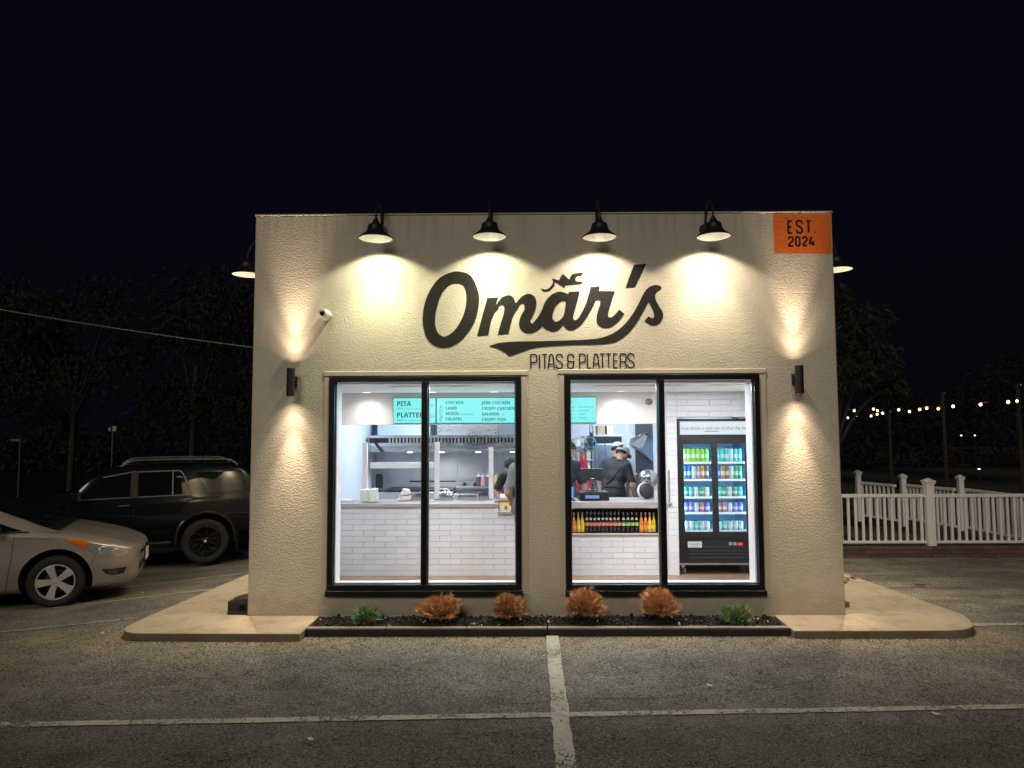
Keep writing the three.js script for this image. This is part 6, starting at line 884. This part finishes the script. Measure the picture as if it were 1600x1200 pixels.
// ---------- white fence on its brick base ----------
{
  const z = -5.5, g0 = groundHeight(6, z), X = (px) => 7.196 + (px - 1450) * 0.011405, Y = (py) => 0.379 + (800 - py) * 0.011405, x0 = X(1300), x1 = X(1660);
  const wall = thing('brick_wall', 'low dark brick wall carrying the white fence', 'brick wall', [0, 0, 0]), yT = Y(851), n = 3, ph = (yT - g0) / n, bl = [0, 1, 2].map((i) => std([[0.14, 0.085, 0.065], [0.11, 0.07, 0.055], [0.17, 0.1, 0.075]][i], 0.9, 0, { bumpMap: fineBump, bumpScale: 0.002 })), r = rng(55);
  part('mortar_core', slab(x0, x1, g0 - 0.2, yT - 0.004, z - 0.12, z + 0.085), std([0.1, 0.09, 0.08], 0.95), wall); const bg = rbox(0.205, ph - 0.01, 0.095, 0, 0, 0, 0.004, 1); for (let row = 0; row < n; row++) for (let x = x0 + (row % 2 ? 0.108 : 0); x < x1; x += 0.216) { const b = part('brick', bg, bl[Math.floor(r() * 3)], wall); b.position.set(x + 0.1, g0 + (row + 0.5) * ph, z + 0.05 + 0.003 * r()); }
  const run = (label, a, b, hT, hB, opts = {}) => { // a, b: ends [x, z, yBase]; rails and balusters between
    const t = thing('fence_section', label, 'fence', [0, 0, 0]), dx = b[0] - a[0], dz = b[1] - a[1], L = Math.hypot(dx, dz), ang = Math.atan2(-dz, dx), tilt = Math.atan2(b[2] - a[2], L);
    const m = (name, g, k, h) => { const o = part(name, g, M.whiteVinyl, t); o.position.set(a[0] + dx * k, a[2] + (b[2] - a[2]) * k + h, a[1] + dz * k); o.rotation.set(0, ang, 0); return o; };
    for (const [nm, h, hh] of [['top_rail', hT, 0.06], ['bottom_rail', hB, 0.045]]) { const o = m(nm, rbox(Math.hypot(L, b[2] - a[2]), hh, 0.07, 0, 0, 0, 0.01), 0.5, h); o.rotation.order = 'YXZ'; o.rotation.z = tilt; }
    const c = Math.round(L / (opts.pitch ?? 0.125)), bg = rbox(0.04, hT - hB - 0.04, 0.04, 0, 0, 0, 0.005, 1); for (let i = 0; i < c; i++) m('baluster', bg, (i + 0.5) / c, (hT + hB) / 2);
  };
  const post = (label, x, zz, y0, y1, w = 0.125) => { const t = thing('fence_post', label, 'fence post', [x, y0, zz]), h = y1 - y0; part('post', rbox(w, h - 0.05, w, 0, (h - 0.05) / 2, 0, 0.006), M.whiteVinyl, t); part('cap', [rbox(w + 0.05, 0.03, w + 0.05, 0, h - 0.045, 0, 0.008), new THREE.CylinderGeometry(0.02, (w + 0.035) * 0.7, 0.045, 4, 1).rotateY(Math.PI / 4).translate(0, h - 0.012, 0), rbox(w + 0.03, 0.03, w + 0.03, 0, h - 0.08, 0, 0.006)], M.whiteVinyl, t); };
  const hT = Y(775) - yT, hB = Y(845.5) - yT;
  run('white railing between the building and the near capped post', [x0, z, yT], [X(1445), z, yT], hT, hB); run('white railing to the right of the near capped post', [X(1459), z, yT], [X(1652), z, yT], hT, hB);
  post('near white fence post with a flat cap standing on the brick wall', X(1452), z + 0.01, yT, Y(749), 0.13);
  // the ramp rails behind
  const y0 = -0.55, P = (px, py, zz) => [8.305 + (px - 1450) * 0.01312, zz]; const Y7 = (py) => 0.807 + (750 - py) * 0.01312, at = (px, zz) => 0.62 + 0 + ((px - 808.5) * (7.148 - zz)) / 1109 - 0.62;
  const yAt = (py, zz) => 1.8 + ((672.5 - py) * (7.148 - zz)) / 1109;
  const seg = (label, pa, ya, za, pb, yb, zb, h) => run(label, [at(pa, za), za, yAt(ya, za) - h], [at(pb, zb), zb, yAt(yb, zb) - h], h, 0.12);
  seg('far white ramp railing nearest the building, seen above the near railing', 1337, 752, -9.2, 1391, 757, -8.2, 0.85); seg('middle white ramp railing seen behind the near capped post', 1406, 756, -8.8, 1482, 763, -7.2, 0.85); seg('right-hand white ramp railing sloping down behind the near railing', 1496, 763, -7.9, 1597, 775, -6.1, 0.9);
  for (const [px, py, zz, l] of [[1334, 733, -9.2, 'far white ramp post nearest the building'], [1403, 739, -8.8, 'far white ramp post left of the near capped post'], [1491, 741, -7.9, 'far white ramp post right of the near capped post']]) post(l, at(px, zz), zz, yAt(py, zz) - 1.15, yAt(py, zz), 0.1);
  const deck = thing('ramp_deck', 'dim wooden ramp deck behind the white railings', 'ramp', [0, 0, 0]); part('deck', slab(at(1300, -9), at(1760, -7), -0.62, -0.48, -10, -6.3), std([0.08, 0.065, 0.05], 0.9), deck); for (let i = 0; i < 20; i++) part('plank', slab(at(1300, -9), at(1760, -7), -0.478, -0.455, -6.35 - 0.18 * i - 0.17, -6.35 - 0.18 * i), std([0.11, 0.085, 0.06], 0.85), deck);
}
// ---------- string lights and their poles ----------
{
  const at = (px, py, z) => V3(((px - 808.5) * (7.148 - z)) / 1109, 1.8 + ((673 - py) * (7.148 - z)) / 1109, z);
  const strands = [['upper', [[1322.5, 638.5, -21], [1332, 641, -20], [1362, 638.5, -19], [1368, 641, -18.6], [1401, 639.7, -17], [1417.5, 642.4, -16.5], [1433.6, 639.3, -16], [1444.4, 637.4, -15.5], [1462.4, 638.2, -15], [1485.4, 634.7, -14], [1528, 632, -13], [1571, 628.2, -12], [1585.4, 626.7, -11.8]]], ['lower', [[1309.5, 653, -24], [1321.8, 652, -23], [1335, 649, -22], [1357.8, 649.3, -21], [1367.4, 646.6, -20], [1376, 645, -19]]]];
  for (const [name, list] of strands) {
    const pts = list.map(([a, b, z]) => at(a, b, z)), w = thing('light_string', name + ' dark cable of the string lights over the yard', 'cable', [0, 0, 0]), c = []; pts.forEach((p, i) => { c.push([p.x, p.y + 0.05, p.z]); if (pts[i + 1]) { const q = pts[i + 1]; c.push([(p.x + q.x) / 2, (p.y + q.y) / 2 + 0.04, (p.z + q.z) / 2]); } }); part('cable', tube(c, 0.006, 120, 5), M.blackPlastic, w);
    pts.forEach((p, i) => { const t = thing('string_bulb', 'small warm glowing bulb, number ' + (i + 1) + ' from the building, ' + name + ' string', 'light bulb', [p.x, p.y, p.z], 0, 'bulbs of the string lights'); part('bulb', lathe([[0, -0.052], [0.026, -0.044], [0.039, -0.02], [0.034, 0.01], [0.02, 0.032], [0, 0.032]], 14), glow([1, 0.6, 0.27], 5), t); part('socket', cyl(0.014, 0.014, 0.035, 0, 0.035, 0, 10), M.blackPlastic, t); if (i % 3 === 1) { const l = new THREE.PointLight(lin(1, 0.7, 0.4), 0.7); l.name = 'bulb_light'; l.position.y = -0.015; l.castShadow = true; t.add(l); } });
  }
  for (const [px, top, z, l] of [[1385.5, 640, -15.5, 'slim wooden pole nearest the building under the string lights'], [1470, 612, -14.6, 'slim wooden pole in the middle of the string lights'], [1587, 600, -11.8, 'tall wooden pole at the right end of the string lights']]) {
    const p = at(px, top, z), g = groundHeight(p.x, z), h = p.y - g, t = thing('light_pole', l, 'pole', [p.x, g, z]); part('pole', worldUV(cyl(0.045, 0.06, h, 0, h / 2, 0, 14)), std([0.025, 0.02, 0.015], 0.9, 0, { bumpMap: fineBump, bumpScale: 0.003 }), t); part('hook', tube([[0, h - 0.05, 0.05], [0, h - 0.02, 0.1], [0, h - 0.08, 0.12]], 0.008, 10, 6), M.steelDull, t);
  }
  // far car lights across the yard, standing on invented posts
  for (const [px, py, z, l] of [[1496, 681, -42, 'distant white lamp, left of a pair beyond the yard'], [1517, 681, -42, 'distant white lamp, right of a pair beyond the yard'], [1521, 733, -30, 'distant low white lamp below the pair beyond the yard']]) { const p = at(px, py, z), g = groundHeight(p.x, z), t = thing('distant_car_light', l, 'lamp', [p.x, g, z]); part('post', cyl(0.03, 0.04, Math.max(0.2, p.y - g), 0, Math.max(0.2, p.y - g) / 2, 0, 8), M.satinBlack, t); part('lamp_head', rbox(0.1, 0.06, 0.06, 0, p.y - g + 0.03, 0, 0.02), glow([1, 0.97, 0.9], 3.5), t); }
}
// ---------- trees, cable, signs ----------
const LEAF = [[-0.16, 0.35, 0.16, 0.35, 0, 0, 0.1], [-0.16, 0.35, 0, 1, 0.16, 0.35, 0.3]];
function tree(label, x, z, h, clumps, leaves, seed, tone, size, name = 'tree') {
  const g = groundHeight(x, z), t = thing(name, label, 'tree', [x, g, z]), r = rng(seed), limbs = [], lean = (r() - 0.5) * 0.5; limbs.push(tube([[0, -0.2, 0], [lean * 0.3, h * 0.3, 0], [lean, h * 0.62, 0.1]], 0.11, 16, 9));
  const cs = clumps.map(([a, b, c, q]) => V3(a, b, c)); cs.forEach((c, i) => limbs.push(tube([[lean * 0.4, h * 0.36, 0], [(lean + c.x) * 0.5, (h * 0.4 + c.y) * 0.52, c.z * 0.5], [c.x, c.y, c.z]], 0.035, 10, 6)));
  part('trunk', limbs, std([0.03, 0.024, 0.018], 0.95), t); const d = V3();
  part('crown', leafCloud(leaves, seed + 1, (q, i) => { const k = i % clumps.length, R = clumps[k][3]; d.set(q() - 0.5, q() - 0.5, q() - 0.5).normalize(); const s = R * Math.pow(q(), 0.45), p = V3(cs[k].x + d.x * s, cs[k].y + d.y * s * 0.75, cs[k].z + d.z * s); return { p, d: V3(d.x + (q() - 0.5), -0.5 - 0.5 * q(), d.z + (q() - 0.5)).normalize(), s: size * (0.7 + 0.6 * q()), c: tone(q) }; }, LEAF), leafMat, t);
}
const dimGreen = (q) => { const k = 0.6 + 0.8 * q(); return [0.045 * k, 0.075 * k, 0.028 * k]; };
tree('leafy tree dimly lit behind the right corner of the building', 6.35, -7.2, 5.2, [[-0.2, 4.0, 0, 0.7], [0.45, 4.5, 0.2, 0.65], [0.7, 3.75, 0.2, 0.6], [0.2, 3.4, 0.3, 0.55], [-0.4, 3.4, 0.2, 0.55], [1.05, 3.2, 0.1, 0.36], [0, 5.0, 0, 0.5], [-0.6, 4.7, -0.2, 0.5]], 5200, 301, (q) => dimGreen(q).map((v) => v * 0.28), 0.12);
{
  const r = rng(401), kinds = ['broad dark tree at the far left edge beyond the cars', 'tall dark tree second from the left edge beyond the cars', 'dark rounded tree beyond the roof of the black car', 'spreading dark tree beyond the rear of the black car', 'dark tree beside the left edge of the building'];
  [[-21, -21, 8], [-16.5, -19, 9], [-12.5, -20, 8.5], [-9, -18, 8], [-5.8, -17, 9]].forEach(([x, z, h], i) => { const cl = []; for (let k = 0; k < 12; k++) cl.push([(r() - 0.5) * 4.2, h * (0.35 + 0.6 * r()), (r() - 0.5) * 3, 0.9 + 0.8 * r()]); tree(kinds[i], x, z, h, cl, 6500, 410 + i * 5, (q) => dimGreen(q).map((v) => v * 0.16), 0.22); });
}
{ // the wood that closes the far side of the lots
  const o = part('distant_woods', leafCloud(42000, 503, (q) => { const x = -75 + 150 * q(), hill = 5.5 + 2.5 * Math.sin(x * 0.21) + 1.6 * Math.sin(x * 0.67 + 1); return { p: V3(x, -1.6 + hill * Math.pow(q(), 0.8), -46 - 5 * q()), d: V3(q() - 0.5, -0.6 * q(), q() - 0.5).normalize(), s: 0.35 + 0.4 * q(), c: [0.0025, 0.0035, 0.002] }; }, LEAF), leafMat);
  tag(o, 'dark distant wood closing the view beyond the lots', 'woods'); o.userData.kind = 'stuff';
}
{
  const w = thing('utility_cable', 'thin pale overhead cable sloping down from the left edge to the building', 'cable', [0, 0, 0]), pts = []; for (let i = 0; i <= 16; i++) { const t = i / 16; pts.push([-11.5 + 8.81 * t, 4.4 - 1.34 * t - 0.55 * 4 * t * (1 - t) * 0.25, -3.2 - 1.8 * t]); } part('cable', tube(pts, 0.011, 60, 6), std([0.17, 0.16, 0.13], 0.7), w); part('wall_anchor', cyl(0.03, 0.03, 0.1, 0, 0, 0, 10).rotateZ(Math.PI / 2).translate(-2.74, 3.06, -5), M.steelDull, w);
}
{
  const at = (px, z) => ((px - 808.5) * (7.148 - z)) / 1109, yy = (py, z) => 1.8 + ((676 - py) * (7.148 - z)) / 1109;
  const z = -16, x = at(29, z), g = groundHeight(x, z), t = thing('sign_post', 'slim dim post with a short arm at the far left beyond the cars', 'sign post', [x, g, z]), h = yy(684, z) - g; part('post', cyl(0.03, 0.035, h, 0, h / 2, 0, 10), std([0.06, 0.057, 0.05], 0.8), t); part('arm', rbox(0.34, 0.07, 0.04, -0.17, h - 0.03, 0, 0.01), std([0.12, 0.11, 0.1], 0.8), t);
  const s = thing('small_sign', 'small pale sign on a post far behind the black car', 'sign', [at(174, -17), groundHeight(at(174, -17), -17), -17]), hs = yy(668, -17) - groundHeight(at(174, -17), -17); part('post', cyl(0.025, 0.03, hs, 0, hs / 2, 0, 8), std([0.1, 0.1, 0.1], 0.7), s); part('board', rbox(0.14, 0.17, 0.02, 0.06, hs, 0.02, 0.005), std([0.35, 0.34, 0.28], 0.6), s); part('board', rbox(0.1, 0.12, 0.02, -0.1, hs - 0.02, 0.02, 0.005), std([0.25, 0.24, 0.2], 0.6), s);
}
{ // grit and crumbs of mulch washed along the foot of the kerbs
  const r = rng(611), g = new THREE.IcosahedronGeometry(0.007, 0), n = 2600, im = new THREE.InstancedMesh(g, std([1, 1, 1], 0.95), n), m = new THREE.Matrix4(), q = new THREE.Quaternion(), e = new THREE.Euler();
  for (let i = 0; i < n; i++) { const x = -3.7 + 8.0 * r(), base = x < -1.97 ? 0.65 : x > 2.5 ? 0.57 : 0.5, z = base + 0.02 + 0.75 * Math.pow(r(), 3.2), s = 0.35 + 0.8 * r() * r(); e.set(r() * 6, r() * 6, r() * 6); m.compose(V3(x, groundHeight(x, z) + 0.001, z), q.setFromEuler(e), V3(s * 1.3, s * 0.6, s)); im.setMatrixAt(i, m); const k = 0.04 + 0.2 * r() * r(); im.setColorAt(i, lin(k, k * 0.85, k * 0.65)); }
  im.name = 'grit'; im.userData = { kind: 'stuff', label: 'loose grit and crumbs washed along the foot of the kerb', category: 'grit' }; im.castShadow = im.receiveShadow = true; scene.add(im);
}
// ---------- litter ----------
{
  const curl = (w, l, c) => { const g = new THREE.PlaneGeometry(w, l, 4, 6).rotateX(-Math.PI / 2), p = g.attributes.position; for (let i = 0; i < p.count; i++) { const v = p.getZ(i) / l, u = p.getX(i) / w; p.setX(i, p.getX(i) * (1 - 1.6 * v * v)); p.setY(i, 0.012 + 0.03 * u * u + 0.02 * v * v); } g.computeVertexNormals(); return [g, std(c, 0.9, 0, { side: THREE.DoubleSide })]; };
  const drop = (name, label, cat, x, z, w, l, c, y, rot) => { const [g, m] = curl(w, l, c), o = part(name, g, m); o.position.set(x, (y ?? groundHeight(x, z)) + 0.002, z); o.rotation.y = rot; tag(o, label, cat); return o; };
  drop('dead_leaf', 'single dark curled leaf lying out on the asphalt right of the pavement', 'leaf', 5.189, -2.215, 0.07, 0.13, [0.06, 0.03, 0.02], undefined, 1.3);
  const r = rng(77); for (let i = 0; i < 9; i++) { const o = drop('dry_leaf', 'small rust-brown dry leaf on the back edge of the right pavement', 'leaf', 4.1 - 0.04 * i + 0.06 * r(), -1.75 - 0.05 * r() + 0.05 * i, 0.04, 0.07, [0.24, 0.09, 0.03], 0.0, r() * 6); o.userData.group = 'dry leaves on the right pavement'; }
  for (const [x, z, l] of [[-4.907, -2.222, 'white scrap of paper on the asphalt in front of the silver car'], [1.391, 1.807, 'white scrap of paper on the asphalt right of the painted centre line'], [2.731, 2.335, 'pale scrap of paper on the near asphalt at the right, beyond the long painted line'], [-1.265, 2.719, 'pale scrap of paper on the near asphalt at the left, below the long painted line'], [-3.882, 0.418, 'tiny pale scrap on the asphalt left of the pavement corner']]) drop('paper_scrap', l, 'scrap of paper', x, z, 0.03, 0.05, [0.5, 0.48, 0.42], undefined, 0.7);
}
renderer.render(scene, camera);
